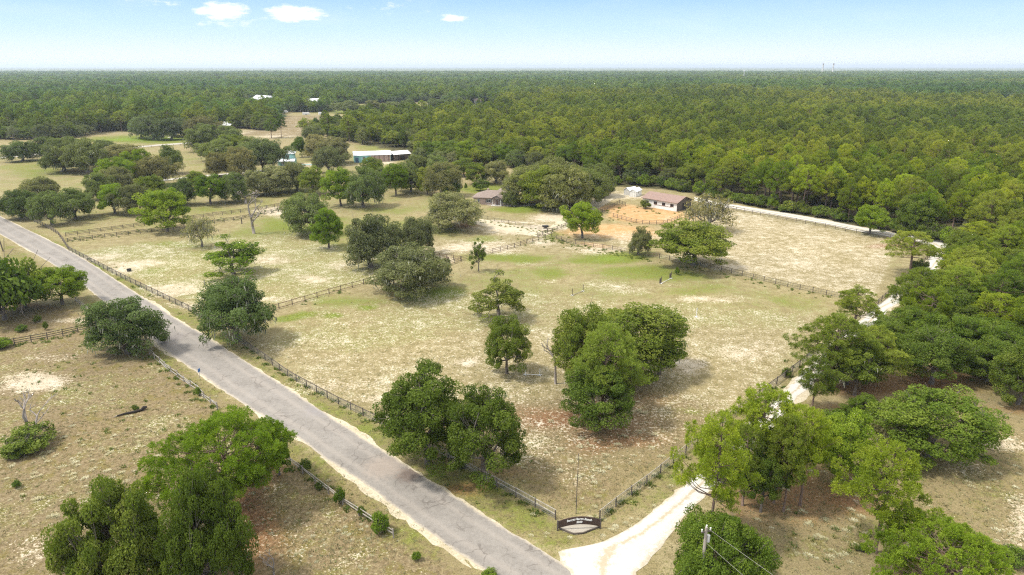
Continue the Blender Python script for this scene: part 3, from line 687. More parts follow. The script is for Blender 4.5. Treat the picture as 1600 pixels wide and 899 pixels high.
def make_pine2(seed, W, H, base, nclump, kind='pine', cr=.74, per=17, flatness=.62, topw=1.0):
    r = np.random.default_rng(seed); mb = MB(); bend = r.normal(0, .35, 2); zs = np.linspace(0, 1, 9)
    ax = np.stack([bend[0] * np.sin(zs * 2.6) * zs, bend[1] * np.sin(zs * 2.1 + .4) * zs, zs * H * .95], 1); ax[0, 2] = -.3
    mb.tube([tuple(a) for a in ax], list(np.interp(zs, [0, .1, 1], [.31, .23, .06])), 8)
    cen = []; tries = 0; lob = r.uniform(0, 6.28, 4); la = r.uniform(.1, .34, 4)
    while len(cen) < nclump and tries < 30000:
        tries += 1; t = r.uniform(0, 1); a = r.uniform(0, 6.28)
        env = (math.sin(min(1, t * .80 + .24) * math.pi) ** .55) * (1 - .35 * (1 - t) * (r.uniform() < .5))
        env *= 1 + sum(la[q] * math.sin((q + 1) * a + lob[q] + t * (3 + q)) for q in range(4)) * .75
        rad = W / 2 * max(.12, min(1.2, env)) * r.uniform(.3, 1) ** .45
        z = H * (base + (1 - base) * t) - (rad / W) * H * .05
        c = np.array([np.interp(z / H, zs, ax[:, 0]) + math.cos(a) * rad, np.interp(z / H, zs, ax[:, 1]) + math.sin(a) * rad, z])
        if all(np.sum((c - q) ** 2 * np.array([1, 1, 2.0])) > (cr * 1.45) ** 2 for q in cen): cen.append(c)
    TP, TD, TT = [], [], []
    for c in cen:
        hr = math.hypot(c[0], c[1]); z0 = max(H * base * .8, c[2] - hr * r.uniform(.25, .6)); o = np.array([np.interp(z0 / H, zs, ax[:, 0]), np.interp(z0 / H, zs, ax[:, 1]), z0])
        m = (o + c) / 2 + np.array([0, 0, -.12 * hr]) + r.normal(0, .12, 3)
        if r.uniform() < .75: mb.tube([tuple(o), tuple(m), tuple(c)], [.035 + .012 * hr, .03 + .006 * hr, .015], 4, cap=False)
        k = int(per * r.uniform(.7, 1.3)); u = unit(r.normal(0, 1, (k, 3))); rad = cr * r.uniform(.8, 1.25)
        q = c + u * (r.uniform(.3, 1, (k, 1)) ** .5) * rad * np.array([1, 1, flatness]); tb = np.clip(r.normal(.5, .2), 0, 1)
        for e in q[::4]: mb.tube([tuple(m * .25 + c * .75), tuple(e)], [.014, .009], 3, cap=False)
        TP.append(q); TD.append(unit(u * [1, 1, .6] + [0, 0, .75])); TT.append(np.clip(tb + r.normal(0, .12, k), 0, 1))
    TP = np.concatenate(TP); TD = np.concatenate(TD); TT = np.concatenate(TT)
    V, F = tuft_tris(TP, TD, .38, r, 20, .046)
    reg(kind, W, H, {'crown': mesh_np(kind + '_crown', V, None, F, mats=[M['pine']], tint=np.repeat(TT, 20)), 'trunk': mb.mesh(kind + '_trunk', M['pinebark'], smooth=True)})
for i in range(5):
    make_pine2(100 + i, 9.0, 14.0, [.42, .48, .38, .52, .45][i], [86, 74, 92, 66, 80][i])
for i in range(2):
    make_pine2(120 + i, 15.0, 11.0, .34, 150, 'widepine', .86, 24)

def make_dead(seed, W, H, kind='dead', mat=None, depth=4):
    r = np.random.default_rng(seed); mb = MB()
    def grow(p, d, l, rad, lev):
        kk = .2 if lev == 0 else 1
        m = p + d * l * .5 + r.normal(0, l * .05 * kk, 3); e = p + d * l + r.normal(0, l * .06 * kk, 3)
        mb.tube([tuple(p), tuple(m), tuple(e)], [rad, rad * .82, rad * .62], 6 if lev < 2 else 4, cap=lev == 0)
        if lev >= depth: return
        for k in range(r.integers(2, 4)):
            nd = unit(d + r.normal(0, .5, 3) * [1, 1, .4] + [0, 0, .3]); grow(e if k < 2 else m, nd, l * r.uniform(.5, .75), rad * .6, lev + 1)
    grow(np.array([0, 0, -.2]), np.array([.03, .02, 1.0]), H * .42, H * .032, 0)
    vs = np.array(mb.v); k = H / vs[:, 2].max(); ww = W / (vs[:, :2].max() - vs[:, :2].min())
    mb.v = [(v[0] * ww, v[1] * ww, v[2] * k) for v in mb.v]
    reg(kind, W, H, {'trunk': mb.mesh('dead_trunk', mat or M['dead'], smooth=True)})
for i in range(3): make_dead(200 + i, 5.0, 8.0)
def sparse_from_dead():
    # nearly bare grey trees with thin moss and few leaves
    for i in range(2):
        make_oak('sparse', 90 + i, 10.0, 9.5, 2.0, 60, 1.1, 60, .2, M['live'], moss=520, tr=.26, z0f=.42, hollow=.3)
sparse_from_dead()

NAME = {'live': 'live_oak', 'oak': 'oak_tree', 'loose': 'oak_tree', 'shrub': 'shrub', 'moundlive': 'live_oak', 'pine': 'pine_tree', 'widepine': 'pine_tree', 'dead': 'dead_tree', 'sparse': 'oak_tree'}
CAT = {'live': 'oak', 'oak': 'oak', 'loose': 'oak', 'shrub': 'shrub', 'moundlive': 'oak', 'pine': 'pine', 'widepine': 'pine', 'dead': 'dead tree', 'sparse': 'oak'}
TONE = {'h': (1.2, 1.15, .9), 'n': (1, 1, 1), 'g': (1.15, 1.05, 1.25), 'd': (.70, .84, .70), 'y': (1.18, 1.2, .75), 'b': (1.06, 1.2, .7), 'k': (.8, .88, .9), 'r': (1.28, 1.06, 1.25), 'm': (.9, 1.0, .85)}
used = {}
def place(kind, loc, w, h, label, tone='n', group=None, rz=None, tilt=0.0, vi=None):
    vs = PROTO[kind]; k = used.get(kind, 0); used[kind] = k + 1
    Wp, Hp, parts = vs[(k if vi is None else vi) % len(vs)]
    t = thing(NAME[kind], label, CAT[kind], loc, random.uniform(0, 6.28) if rz is None else rz, group)
    t.rotation_euler[0] = tilt
    t.scale = (w / Wp, w / Wp, h / Hp)
    c = TONE[tone]; j = random.uniform(.92, 1.08)
    for nm, me in parts.items():
        o = link(nm, me, t)
        if nm == 'crown': o.color = (c[0] * j, c[1] * j, c[2] * j, 1)
    return t

def tree_px(kind, x, yb, yt, wpx, tone, label, group=None, vi=None, rz=None):
    p = G(x, yb); dep = proj(*p)[2]
    lo, hi = 0.2, 40
    for _ in range(30):
        m = (lo + hi) / 2
        if proj(p.x, p.y, m)[1] > yt: lo = m
        else: hi = m
    h = lo; w = wpx * dep / FPX
    if kind not in ('dead',): h = max(h * max(.8, 1.0 - .14 * min(1, (yb - 108) / 420) * w / h), .5)
    if yb < 335 and kind in ('live', 'oak'): w *= 1.06; h *= 1.08
    return place(kind, p, w, h, label, tone, group, rz, vi=vi)

# ------------------------------------------------------------------ trees placed one by one: kind, x, base y, top y, width px, tone, label
GP = 'oaks scattered over the pastures'
T = [
 ('moundlive', 222, 925, 738, 150, 'n', 'huge dark green oak filling the bottom left corner, left of two joined crowns'),
 ('moundlive', 336, 925, 732, 130, 'n', 'dark green oak right beside the corner oak, directly below the wide yellow-green pine'),
 ('widepine', 356, 795, 632, 210, 'b', 'wide flat-topped yellow-green pine beside the broken rail fence above the corner oaks'),
 ('oak', 437, 742, 662, 46, 'b', 'slim bright green sapling at the right end of the wide roadside pine'),
 ('live', 203, 552, 458, 110, 'd', 'bushy dark live oak on the left road edge casting shade onto the asphalt'),
 ('shrub', 8, 500, 385, 110, 'm', 'broad green thicket at the left photo edge below the leaning pole'),
 ('shrub', 40, 480, 400, 76, 'n', 'green thicket tree just right of the thicket on the photo edge'),
 ('oak', 98, 476, 410, 74, 'b', 'bright green leafy small oak leaning toward the road in the left thicket'),
 ('live', 372, 530, 424, 118, 'd', 'dark spreading live oak right of the road where two paddocks meet'),
 ('oak', 668, 724, 566, 142, 'n', 'tall green oak at the roadside fence, left one of the pair near the sign'),
 ('oak', 757, 748, 600, 122, 'n', 'rounded green oak at the roadside fence, right one of the pair near the sign'),
 ('oak', 985, 592, 466, 165, 'n', 'broad green oak at the back of the central clump in the main paddock'),
 ('oak', 905, 610, 470, 105, 'n', 'green oak on the left side of the central clump, next to a bare dead tree'),
 ('pine', 940, 655, 492, 110, 'k', 'dull green pine standing in front inside the central clump'),
 ('oak', 930, 664, 560, 112, 'k', 'low dark bushy oak at the front foot of the central clump over rusty soil'),
 ('loose', 1030, 585, 500, 84, 'm', 'small live oak with a low limb reaching right out of the central clump'),
 ('loose', 780, 496, 418, 78, 'g', 'thin grey-green oak behind the small dense oak left of the central clump'),
 ('oak', 792, 584, 489, 70, 'n', 'small dense green oak left of the central clump above two white jump posts'),
 ('loose', 748, 424, 372, 26, 'n', 'crooked little ivy-covered tree alone beside the cross fence'),
 ('oak', 1083, 414, 336, 112, 'n', 'perfectly rounded green oak on the fence line in front of the stable'),
 ('sparse', 1106, 362, 298, 78, 'r', 'nearly leafless grey oak beside the right end of the stable'),
 ('oak', 910, 372, 313, 56, 'b', 'vivid dark green oak where the lane meets the stable paddock'),
 ('live', 997, 398, 354, 36, 'g', 'small grey mushroom-shaped oak on the stable paddock fence'),
 ('live', 632, 454, 372, 126, 'g', 'large mossy grey live oak on the cross fence with deep green shade below it'),
 ('live', 580, 418, 332, 84, 'g', 'mossy grey live oak just left above the large fence oak'),
 ('live', 650, 402, 338, 58, 'g', 'smaller mossy live oak just right above the large fence oak'),
 ('live', 700, 358, 296, 96, 'g', 'wide hanging live oak on brown leaf litter in front of the brown house'),
 ('live', 490, 366, 298, 74, 'm', 'dense grey-green live oak behind the single bright young oak'),
 ('oak', 514, 388, 322, 48, 'b', 'bright yellow-green young oak standing in front of a dense grey one'),
 ('loose', 365, 428, 361, 82, 'b', 'airy bright oak in the middle of the upper left paddock'),
 ('sparse', 316, 386, 334, 52, 'g', 'grey thin oak below the double fence in the upper left paddock'),
 ('oak', 262, 362, 292, 72, 'b', 'yellow-green oak at the double fence of the upper left paddock'),
 ('live', 32, 342, 295, 52, 'd', 'dark round oak beside the far end of the asphalt road'),
 ('live', 82, 352, 298, 52, 'm', 'olive leafy oak just right of the dark roadside oak'),
 ('live', 118, 342, 292, 56, 'm', 'grey-green oak third from the left in the row past the road end'),
 ('live', 72, 322, 278, 62, 'g', 'pale grey oak behind the row at the road end'),
 ('oak', 180, 334, 288, 50, 'b', 'two-toned bright oak with a dark trunk in the upper left meadow'),
 ('live', 155, 312, 272, 44, 'm', 'grey-green oak behind the two-toned bright oak in the upper left meadow'),
 ('live', 214, 336, 286, 48, 'g', 'pale grey oak left of the yellow-green double fence oak'),
 ('live', 290, 320, 280, 38, 'd', 'dark green oak behind the yellow-green double fence oak'),
 ('oak', 329, 319, 274, 50, 'b', 'green rounded oak just below the white farm lane'),
 ('live', 372, 316, 272, 44, 'm', 'dull oak right of the rounded oak below the white farm lane'),
 ('dead', 384, 318, 296, 30, 'n', 'small bleached leafless tree at the right foot of the dull lane oak'),
 ('live', 433, 302, 260, 60, 'g', 'mossy oak below the teal cottage, left of three in a row'),
 ('live', 464, 298, 256, 46, 'g', 'thin grey mossy oak below the teal cottage, middle of three in a row'),
 ('oak', 490, 304, 262, 40, 'n', 'leafy green oak, right of the three in a row below the teal cottage'),
 ('oak', 533, 322, 266, 44, 'b', 'slender light green oak with a tall trunk left of a dark broad oak'),
 ('live', 568, 324, 264, 56, 'd', 'dark broad oak with drooping sides below the teal barn'),
 ('oak', 585, 290, 248, 34, 'n', 'green oak directly in front of the teal barn'),
 ('oak', 619, 306, 258, 38, 'b', 'green upright oak below the small barn with the pale roof'),
 ('live', 642, 300, 256, 44, 'm', 'darker oak just right of the upright oak below the small barn'),
 ('oak', 668, 304, 262, 34, 'n', 'light green oak left of the tall dark cedar'),
 ('live', 690, 306, 256, 48, 'g', 'greyish oak just behind the tall dark cedar'),
 ('moundlive', 704, 308, 264, 30, 'd', 'dark conical cedar-like tree left of the brown house'),
 ('shrub', 751, 298, 279, 22, 'd', 'dark round shrub standing on the lawn behind the brown house'),
 ('oak', 745, 288, 256, 34, 'n', 'green oak on the lawn edge behind the dark round shrub'),
 ('live', 776, 286, 252, 44, 'g', 'broad grey-green oak overhanging the brown house roof'),
 ('live', 799, 323, 300, 22, 'm', 'small oak shading the front walk of the brown house'),
 ('live', 825, 318, 262, 70, 'n', 'tall oak at the left of the dense grove beside the brown house'),
 ('oak', 850, 326, 262, 74, 'n', 'leafy green oak in the front middle of the grove beside the brown house'),
 ('live', 880, 326, 258, 84, 'n', 'broad oak at the front right of the grove beside the brown house'),
 ('live', 915, 320, 264, 70, 'm', 'dull green oak at the right end of the grove near the sandy yard'),
 ('live', 860, 302, 246, 80, 'n', 'oak at the back of the grove beside the brown house'),
 ('live', 935, 306, 258, 50, 'm', 'oak at the grove corner nearest the white sheds'),
 ('live', 35, 252, 222, 40, 'd', 'lone round dark oak in front of the pale track at far left'),
 ('live', 100, 268, 220, 66, 'k', 'left tree of the wide dark oak group in the far left meadow'),
 ('live', 137, 270, 219, 64, 'k', 'right tree of the wide dark oak group in the far left meadow'),
 ('live', 112, 258, 216, 60, 'k', 'rear tree of the wide dark oak group in the far left meadow'),
 ('live', 190, 254, 226, 50, 'g', 'greyish oak right behind the wide dark oak group'),
 ('oak', 180, 296, 248, 54, 'b', 'bright yellow-green oak in front of the wide dark oak group'),
 ('oak', 215, 284, 236, 46, 'b', 'light green oak behind the brown-tinged oak on the white lane'),
 ('live', 244, 290, 246, 52, 'r', 'brown-tinged oak standing on the white lane'),
 ('live', 266, 272, 230, 36, 'd', 'dark oak behind the brown-tinged oak on the white lane'),
 ('live', 190, 305, 262, 60, 'g', 'pale grey oak below the bright oaks beside the white lane'),
 ('live', 325, 236, 196, 50, 'm', 'bushy oak at the right end of the vivid green lawn'),
 ('live', 316, 218, 184, 44, 'r', 'brownish oak behind the bushy oak at the lawn end'),
 ('live', 345, 252, 218, 56, 'm', 'oak above the white lane, front of the dense group left of the teal cottage'),
 ('oak', 362, 246, 212, 46, 'n', 'green oak in the rear of the group left of the teal cottage'),
 ('live', 338, 276, 240, 38, 'r', 'pale brown oak touching the white lane, left of the teal cottage group'),
 ('live', 374, 276, 232, 44, 'r', 'brownish oak with visible trunk just above the white lane'),
 ('live', 412, 268, 220, 60, 'k', 'large dark oak overhanging the left side of the teal cottage'),
 ('live', 390, 256, 216, 44, 'm', 'grey-green oak behind the large dark oak at the teal cottage'),
 ('oak', 472, 246, 216, 20, 'd', 'narrow dark green tree just right of the teal cottage'),
 ('live', 492, 250, 212, 40, 'r', 'brown-grey oak in line with the teal cottage and barn'),
 ('live', 527, 256, 216, 52, 'r', 'brown-grey oak standing against the left end of the teal barn'),
 ('live', 514, 270, 232, 40, 'g', 'thin grey oak in front of the brown-grey oak by the teal barn'),
 ('pine', 480, 212, 184, 28, 'n', 'lone open pine in front of the ploughed brown field'),
 ('pine', 424, 216, 184, 24, 'k', 'dark pine left of the tall thin pine beside the ploughed field'),
 ('pine', 440, 216, 180, 16, 'k', 'tall thin pine beside the ploughed field'),
 ('oak', 494, 206, 186, 12, 'd', 'little green tree right behind the lone open pine'),
 ('live', 545, 177, 158, 40, 'k', 'oak standing left on the distant bright lawn'),
 ('live', 616, 178, 160, 30, 'k', 'small rounded oak standing in the middle of the distant bright lawn'),
 ('live', 584, 176, 158, 26, 'g', 'greyish oak between two others on the distant bright lawn'),
 ('live', 680, 176, 156, 36, 'k', 'oak group tree at the right of the distant bright lawn'),
 ('live', 640, 171, 156, 22, 'm', 'small oak on the back edge of the distant bright lawn'),
 ('live', 240, 218, 182, 40, 'k', 'oak with a bare leaning trunk on the vivid green lawn beside a dark shed'),
 ('live', 268, 219, 188, 40, 'k', 'oak shading the right part of the vivid green lawn'),
 ('live', 222, 216, 184, 36, 'k', 'oak on the left part of the vivid green lawn'),
 ('live', 288, 214, 186, 34, 'k', 'oak at the right rim of the vivid green lawn'),
 ('live', 352, 230, 198, 42, 'm', 'round oak behind the group left of the teal cottage, nearest the white-roofed shed'),
 ('oak', 308, 300, 268, 34, 'n', 'small oak below the white lane, left of the rounded oak'),
 ('live', 400, 306, 268, 40, 'g', 'grey oak left of three in a row below the teal cottage'),
 ('oak', 240, 316, 276, 38, 'n', 'green oak between the pale grey oak and the white lane'),
 ('live', 655, 282, 244, 40, 'n', 'oak right of the small open barn'),
 ('live', 682, 286, 246, 44, 'm', 'oak behind the greyish oak and the dark cedar'),
 ('oak', 725, 276, 248, 36, 'n', 'green oak at the back of the lawn behind the brown house'),
 ('live', 600, 292, 262, 30, 'm', 'small oak between the dark broad oak and the upright oak'),
 ('live', 72, 250, 216, 42, 'm', 'oak left behind the wide dark oak group'),
 ('live', 165, 246, 220, 40, 'k', 'oak right beside the wide dark oak group near the pale track'),
 # right side
 ('pine', 1108, 846, 636, 108, 'y', 'yellow-green pine standing over the bend of the white driveway'),
 ('pine', 1183, 752, 590, 112, 'y', 'tall pine whose dark trunk shows against the white driveway'),
 ('moundlive', 1118, 925, 796, 158, 'm', 'broad dark oak behind the utility pole at the bottom edge'),
 ('oak', 1188, 800, 706, 60, 'k', 'dark oak under the tall pines right of the driveway bend'),
 ('pine', 1209, 786, 640, 66, 'n', 'slim pine with bare trunk, left of the three close trunks'),
 ('pine', 1224, 800, 650, 70, 'n', 'slim pine with bare trunk, middle of the three close trunks'),
 ('pine', 1250, 790, 632, 82, 'y', 'fuller pine, right of the three close trunks'),
 ('oak', 1312, 752, 640, 96, 'b', 'lime green oak left of the tall single pine on rusty ground'),
 ('pine', 1366, 864, 680, 128, 'y', 'tall single pine with a thick trunk on rusty ground at lower right'),
 ('widepine', 1466, 940, 806, 180, 'b', 'wide vivid pine running out of the bottom right corner'),
 ('oak', 1448, 712, 600, 165, 'm', 'domed oak standing apart in the lower right meadow'),
 ('sparse', 1402, 704, 648, 76, 'r', 'small grey mossy tree tucked in front of the domed meadow oak'),
 ('shrub', 1310, 664, 636, 50, 'm', 'round dark bush on the shaded ground left of the domed meadow oak'),
 ('pine', 1293, 606, 478, 112, 'n', 'big pine overhanging the white driveway halfway up'),
 ('pine', 1334, 520, 442, 66, 'n', 'pine with a thin straight trunk between paddock fence and driveway'),
 ('pine', 1362, 596, 498, 92, 'n', 'shaggy pine just right of the pine overhanging the driveway'),
 ('loose', 1335, 618, 530, 80, 'n', 'loose yellowish oak at the shaded foot of the driveway pines'),
 ('oak', 1322, 600, 520, 90, 'n', 'full oak between the driveway pines'),
 ('oak', 1455, 600, 508, 104, 'k', 'dark green oak with a thin trunk on the edge of the right-hand wood'),
 ('oak', 1542, 596, 520, 76, 'k', 'dark oak at the wood edge nearest the right side of the photo'),
 ('oak', 1590, 632, 530, 86, 'n', 'tall oak at the very right photo edge above the meadow'),
 ('pine', 1421, 430, 354, 82, 'n', 'lone pine with layered branches at the far corner of the right paddock'),
 ('oak', 1358, 366, 318, 46, 'b', 'bright lime oak on the forest edge behind the right paddock'),
 ('pine', 1500, 452, 376, 60, 'y', 'golden pine on the right verge where the driveway narrows toward the far corner'),
 ('pine', 1472, 494, 412, 66, 'n', 'pine crowding the right verge of the driveway below the far corner'),
 ('pine', 1440, 536, 440, 72, 'y', 'yellowish pine overhanging the driveway from the right, above the shaggy pine'),
 ('oak', 1385, 560, 492, 70, 'k', 'dark oak filling the gap right of the shaggy pine'),
 ('pine', 1268, 640, 545, 60, 'n', 'thin pine on the right verge of the open driveway stretch'),
 ('oak', 1345, 660, 612, 60, 'm', 'low oak in the shade between driveway pines and the domed meadow oak'),
 ('pine', 1160, 790, 660, 70, 'n', 'pine squeezed between the driveway bend and the three close trunks'),
 ('shrub', 1282, 700, 650, 60, 'n', 'green bush under the pines left of the lime green oak'),
]
GROUPS = {}
for (k, x, yb, yt, w, tone, lab) in T:
    g = {'pine': 'pines standing singly', 'widepine': 'pines standing singly', 'shrub': 'shrubs and thickets', 'dead': 'leafless trees'}.get(k, GP)
    tree_px(k, x, yb, yt, w, tone, lab, g)

tree_px('dead', 397, 365, 299, 34, 'n', 'tall pale dead tree between the upper left paddock oaks', 'leafless trees', vi=1)
tree_px('dead', 868, 600, 520, 30, 'n', 'slim bare dark tree touching the left side of the central clump', 'leafless trees', vi=0)
tree_px('dead', 47, 684, 615, 52, 'n', 'broken bleached snag rising from a green bush in the left pasture', 'leafless trees', vi=1)
tree_px('dead', 428, 905, 862, 26, 'n', 'short grey snag at the bottom edge below the rail fence', 'leafless trees', vi=1)
SH = [(45, 702, 664, 66, 'n', 'bright green bush around the foot of the bleached snag'), (30, 712, 694, 40, 'n', 'low green bush just left below the snag bush'), (596, 832, 798, 28, 'b', 'leafy green bush at the near end of the broken rail fence'),
      (532, 788, 760, 18, 'b', 'green bush on the rail fence between the wide pine and the fence end'), (566, 806, 790, 12, 'n', 'small bush just before the near end of the rail fence'), (477, 736, 716, 16, 'n', 'small bush on the rail fence nearest the wide pine'), (500, 762, 752, 14, 'n', 'tiny weed bush left of the rail fence bush'),
      (651, 876, 862, 14, 'b', 'tiny bright bush alone below the fence end'), (764, 905, 888, 22, 'b', 'green weed bush at the bottom edge beside the asphalt'), (35, 518, 506, 16, 'd', 'dark green low bush in the sandy left pasture'), (72, 516, 502, 8, 'n', 'narrow weed right of the dark low bush in the sandy pasture'),
      (3, 545, 526, 26, 'b', 'bright bush at the left end of the dark board fence'), (60, 504, 492, 12, 'n', 'little grey-green weed above the narrow sandy pasture weed'), (26, 762, 750, 14, 'd', 'dark small tuft bush in the lower left pasture'), (311, 618, 604, 9, 'b', 'small bright sapling on the broken rail fence below the road sign'),
      (212, 642, 632, 10, 'n', 'little bush at the tip of the fallen log'), (226, 350, 338, 7, 'b', 'tiny tree on the double fence beside the yellow-green oak'), (728, 296, 286, 5, 'b', 'tiny round tree alone on the lawn behind the house'), (1008, 326, 312, 16, 'g', 'grey-green shrub against the left corner of the stable'),
      (1349, 862, 848, 14, 'd', 'dark small bush left of the tall single pine trunk'), (1338, 860, 852, 8, 'n', 'very small weed left of the dark small bush by the pine'), (1436, 424, 404, 24, 'n', 'bush at the fence bend below the lone layered pine'), (1058, 430, 417, 7, 'b', 'single bright green weed in the paddock before the rounded oak'),
      (935, 336, 330, 14, 'n', 'weedy bush in the narrow fence lane left of the orange arena'), (1228, 588, 574, 14, 'n', 'small bush on the driveway fence beside the overhanging pine'), (257, 536, 520, 12, 'b', 'small bright bush at the foot of the roadside live oak'), (1580, 880, 850, 40, 'm', 'dark bush behind the vivid corner pine'),
      (1128, 742, 700, 60, 'm', 'bush under the pines at the driveway bend')]
for (x, yb, yt, w, tone, lab) in SH:
    tree_px('shrub', x, yb, yt, w, tone, lab, 'shrubs and thickets')

# ------------------------------------------------------------------ forest
def inpoly(px, py, pts):
    ins = np.zeros(px.shape, bool); n = len(pts)
    for i in range(n):
        x1, y1 = pts[i]; x2, y2 = pts[(i + 1) % n]
        ins ^= ((y1 > py) != (y2 > py)) & (px < (x2 - x1) * (py - y1) / (y2 - y1 + 1e-12) + x1)
    return ins
MAIN = [(-3000, 90), (5000, 90), (5000, 420), (1620, 400), (1560, 397), (1484, 382), (1410, 366), (1340, 350), (1280, 340), (1200, 326), (1150, 316), (1090, 305), (1065, 297), (1020, 291), (1004, 289), (960, 289), (930, 282), (880, 266), (800, 262), (770, 256), (755, 262), (700, 270), (656, 262),
        (650, 236), (620, 231), (560, 226), (505, 214), (490, 224), (440, 182), (415, 207), (372, 202), (345, 198), (300, 208), (170, 205), (150, 210), (95, 219), (60, 219), (-300, 222)]
CLEAR = [[(436, 180), (560, 180), (575, 184), (560, 200), (510, 206), (500, 216), (428, 218), (428, 196)],
         [(512, 180), (520, 166), (560, 162), (600, 163), (690, 158), (700, 165), (765, 160), (792, 170), (780, 180), (690, 186), (590, 188)],
         [(334, 180), (336, 171), (362, 170), (392, 158), (432, 158), (436, 166), (410, 172), (390, 178)], [(466, 172), (468, 162), (506, 162), (508, 172)], [(440, 183), (440, 176), (512, 176), (512, 183)],
         [(1550, 170), (1552, 164), (1620, 164), (1620, 170)], [(340, 210), (342, 198), (364, 196), (364, 212)], [(235, 212), (236, 202), (262, 202), (262, 214)], [(300, 212), (302, 206), (335, 206), (335, 214)]]
def spread(y0, y1, sp, seed):
    r = np.random.default_rng(seed); xs = np.arange(-y1 * .95 - 40, y1 * .95 + 40, sp); ys = np.arange(y0, y1, sp)
    X2, Y2 = np.meshgrid(xs, ys); X2 = X2 + r.uniform(-.48, .48, X2.shape) * sp; Y2 = Y2 + r.uniform(-.48, .48, Y2.shape) * sp
    x, y = X2.ravel(), Y2.ravel(); k = np.abs(x) < y * .84 + 30; x, y = x[k], y[k]
    px, py, _ = proj(x, y)
    ok = inpoly(px, py, MAIN)
    for c in CLEAR: ok &= ~inpoly(px, py, c)
    for a, b, c, d in SPOTS: ok &= ((px - a) / (c * 1.1)) ** 2 + ((py - b) / (d * 1.6)) ** 2 > 1
    ok &= r.uniform(0, 1, len(x)) > .06
    return x[ok], y[ok], px[ok], py[ok]
fx, fy, fpx, fpy = spread(190, 520, 6.9, 1)
order = np.argsort(np.hypot(fx, fy)); vis_ok = (fpx > -30) & (fpx < 1640)
r = np.random.default_rng(5)
def ftype(px, py, n, rr):
    """0 pine 1 oak 2 live: mostly pine on the right, mixed on the left"""
    pp = np.clip((px - 500) / 600, .25, .88); u = rr.uniform(0, 1, n)
    return np.where(u < pp, 0, np.where(u < pp + (1 - pp) * .55, 1, 2))
typ = ftype(fpx, fpy, len(fx), r)
rest = np.ones(len(fx), bool); cnt = {0: 0, 1: 0}
def side(px):
    return 'behind the brown house' if px < 900 else 'behind the stable' if px < 1150 else 'behind the right paddock, left half' if px < 1290 else 'behind the right paddock, right half' if px < 1420 else 'right of the lone corner pine' if px < 1530 else 'at the right photo edge'
TW = {'n': 'mid green', 'y': 'golden green', 'b': 'bright lime green', 'm': 'dull olive green', 'k': 'dark green', 'd': 'very dark green', 'g': 'grey green'}
seen_rows = {}
for i in order:
    if not vis_ok[i]: continue
    ispine = typ[i] == 0; kk = 0 if ispine else 1
    if cnt[kk] >= (225 if ispine else 110): continue
    cnt[kk] += 1; rest[i] = False
    big = r.uniform(.8, 1.25); sd = side(fpx[i]); px_ = int(fpx[i] // 30); seen_rows[px_] = seen_rows.get(px_, 0) + 1
    row = {1: 'first row', 2: 'first row', 3: 'second row', 4: 'second row', 5: 'third row', 6: 'third row'}.get(seen_rows[px_], 'deeper rows')
    if ispine: tn = r.choice(['n', 'n', 'y', 'b', 'm']); place('pine', (fx[i], fy[i], 0), 9.2 * big, 15.0 * r.uniform(.78, 1.18), '%s pine, %s, forest %s' % (TW[tn], row, sd), tn, 'pines in the forest ' + sd)
    elif typ[i] == 1: tn = r.choice(['n', 'b', 'm', 'k']); place('oak', (fx[i], fy[i], 0), 10.0 * big, 11.0 * r.uniform(.8, 1.15), '%s leafy oak, %s, forest %s' % (TW[tn], row, sd), tn, 'leafy oaks in the forest ' + sd)
    else: tn = r.choice(['n', 'm', 'd', 'g']); place('live', (fx[i], fy[i], 0), 10.0 * big, 8.5 * r.uniform(.8, 1.1), '%s spreading oak, %s, forest %s' % (TW[tn], row, sd), tn, 'spreading oaks in the forest ' + sd)
# bushy understory that hides the trunks along the forest edge
EDGE = [(1620, 402), (1560, 399), (1484, 383), (1410, 366.5), (1340, 350.5), (1280, 340.5), (1200, 327), (1150, 317), (1092, 306), (1066, 299), (1020, 292.5), (962, 290), (930, 284)]
for a, b in zip(EDGE, EDGE[1:]):
    A3, B3 = G(*a), G(*b); m_ = max(1, int((B3 - A3).length / 3.6))
    for k in range(m_):
        q = A3.lerp(B3, (k + r.uniform(0, 1)) / m_) + Vector((r.uniform(-1, 1), r.uniform(1, 4.5), 0)); sd = side(proj(*q)[0]); tn = r.choice(['n', 'b', 'm', 'k'])
        place('shrub', q, r.uniform(4, 7), r.uniform(2.5, 6), '%s understory bush, forest edge %s' % (TW[tn], sd), tn, 'understory bushes on the edge of the forest ' + sd)
# the wood right of the driveway
WOOD = [(1500, 396), (1560, 400), (1700, 403), (1720, 640), (1600, 612), (1530, 580), (1450, 560), (1400, 580), (1375, 572), (1385, 545), (1430, 505), (1472, 462), (1496, 430)]
xs, ys = np.meshgrid(np.arange(60, 200, 6.2), np.arange(95, 215, 6.2)); xs = xs + r.uniform(-2.6, 2.6, xs.shape); ys = ys + r.uniform(-2.6, 2.6, ys.shape)
qx, qy, _ = proj(xs, ys); k = inpoly(qx, qy, WOOD)
for x, y, px, py in zip(xs[k], ys[k], qx[k], qy[k]):
    row = 'top side' if py < 440 else ('middle' if py < 510 else 'lower edge above the meadow')
    col_ = 'beside the driveway' if px < 1500 else 'near the right edge'
    if r.uniform() < .62: tn = r.choice(['n', 'y', 'm', 'b']); place('pine', (x, y, 0), 9.5 * r.uniform(.85, 1.2), 11.5 * r.uniform(.8, 1.1), '%s pine in the wood %s, %s' % (TW[tn], col_, row), tn, 'wood pines %s %s' % (col_, row))
    else: tn = r.choice(['n', 'm', 'k']); place('oak', (x, y, 0), 9.5 * r.uniform(.85, 1.2), 8.8 * r.uniform(.8, 1.1), '%s oak in the wood %s, %s' % (TW[tn], col_, row), tn, 'wood oaks %s %s' % (col_, row))

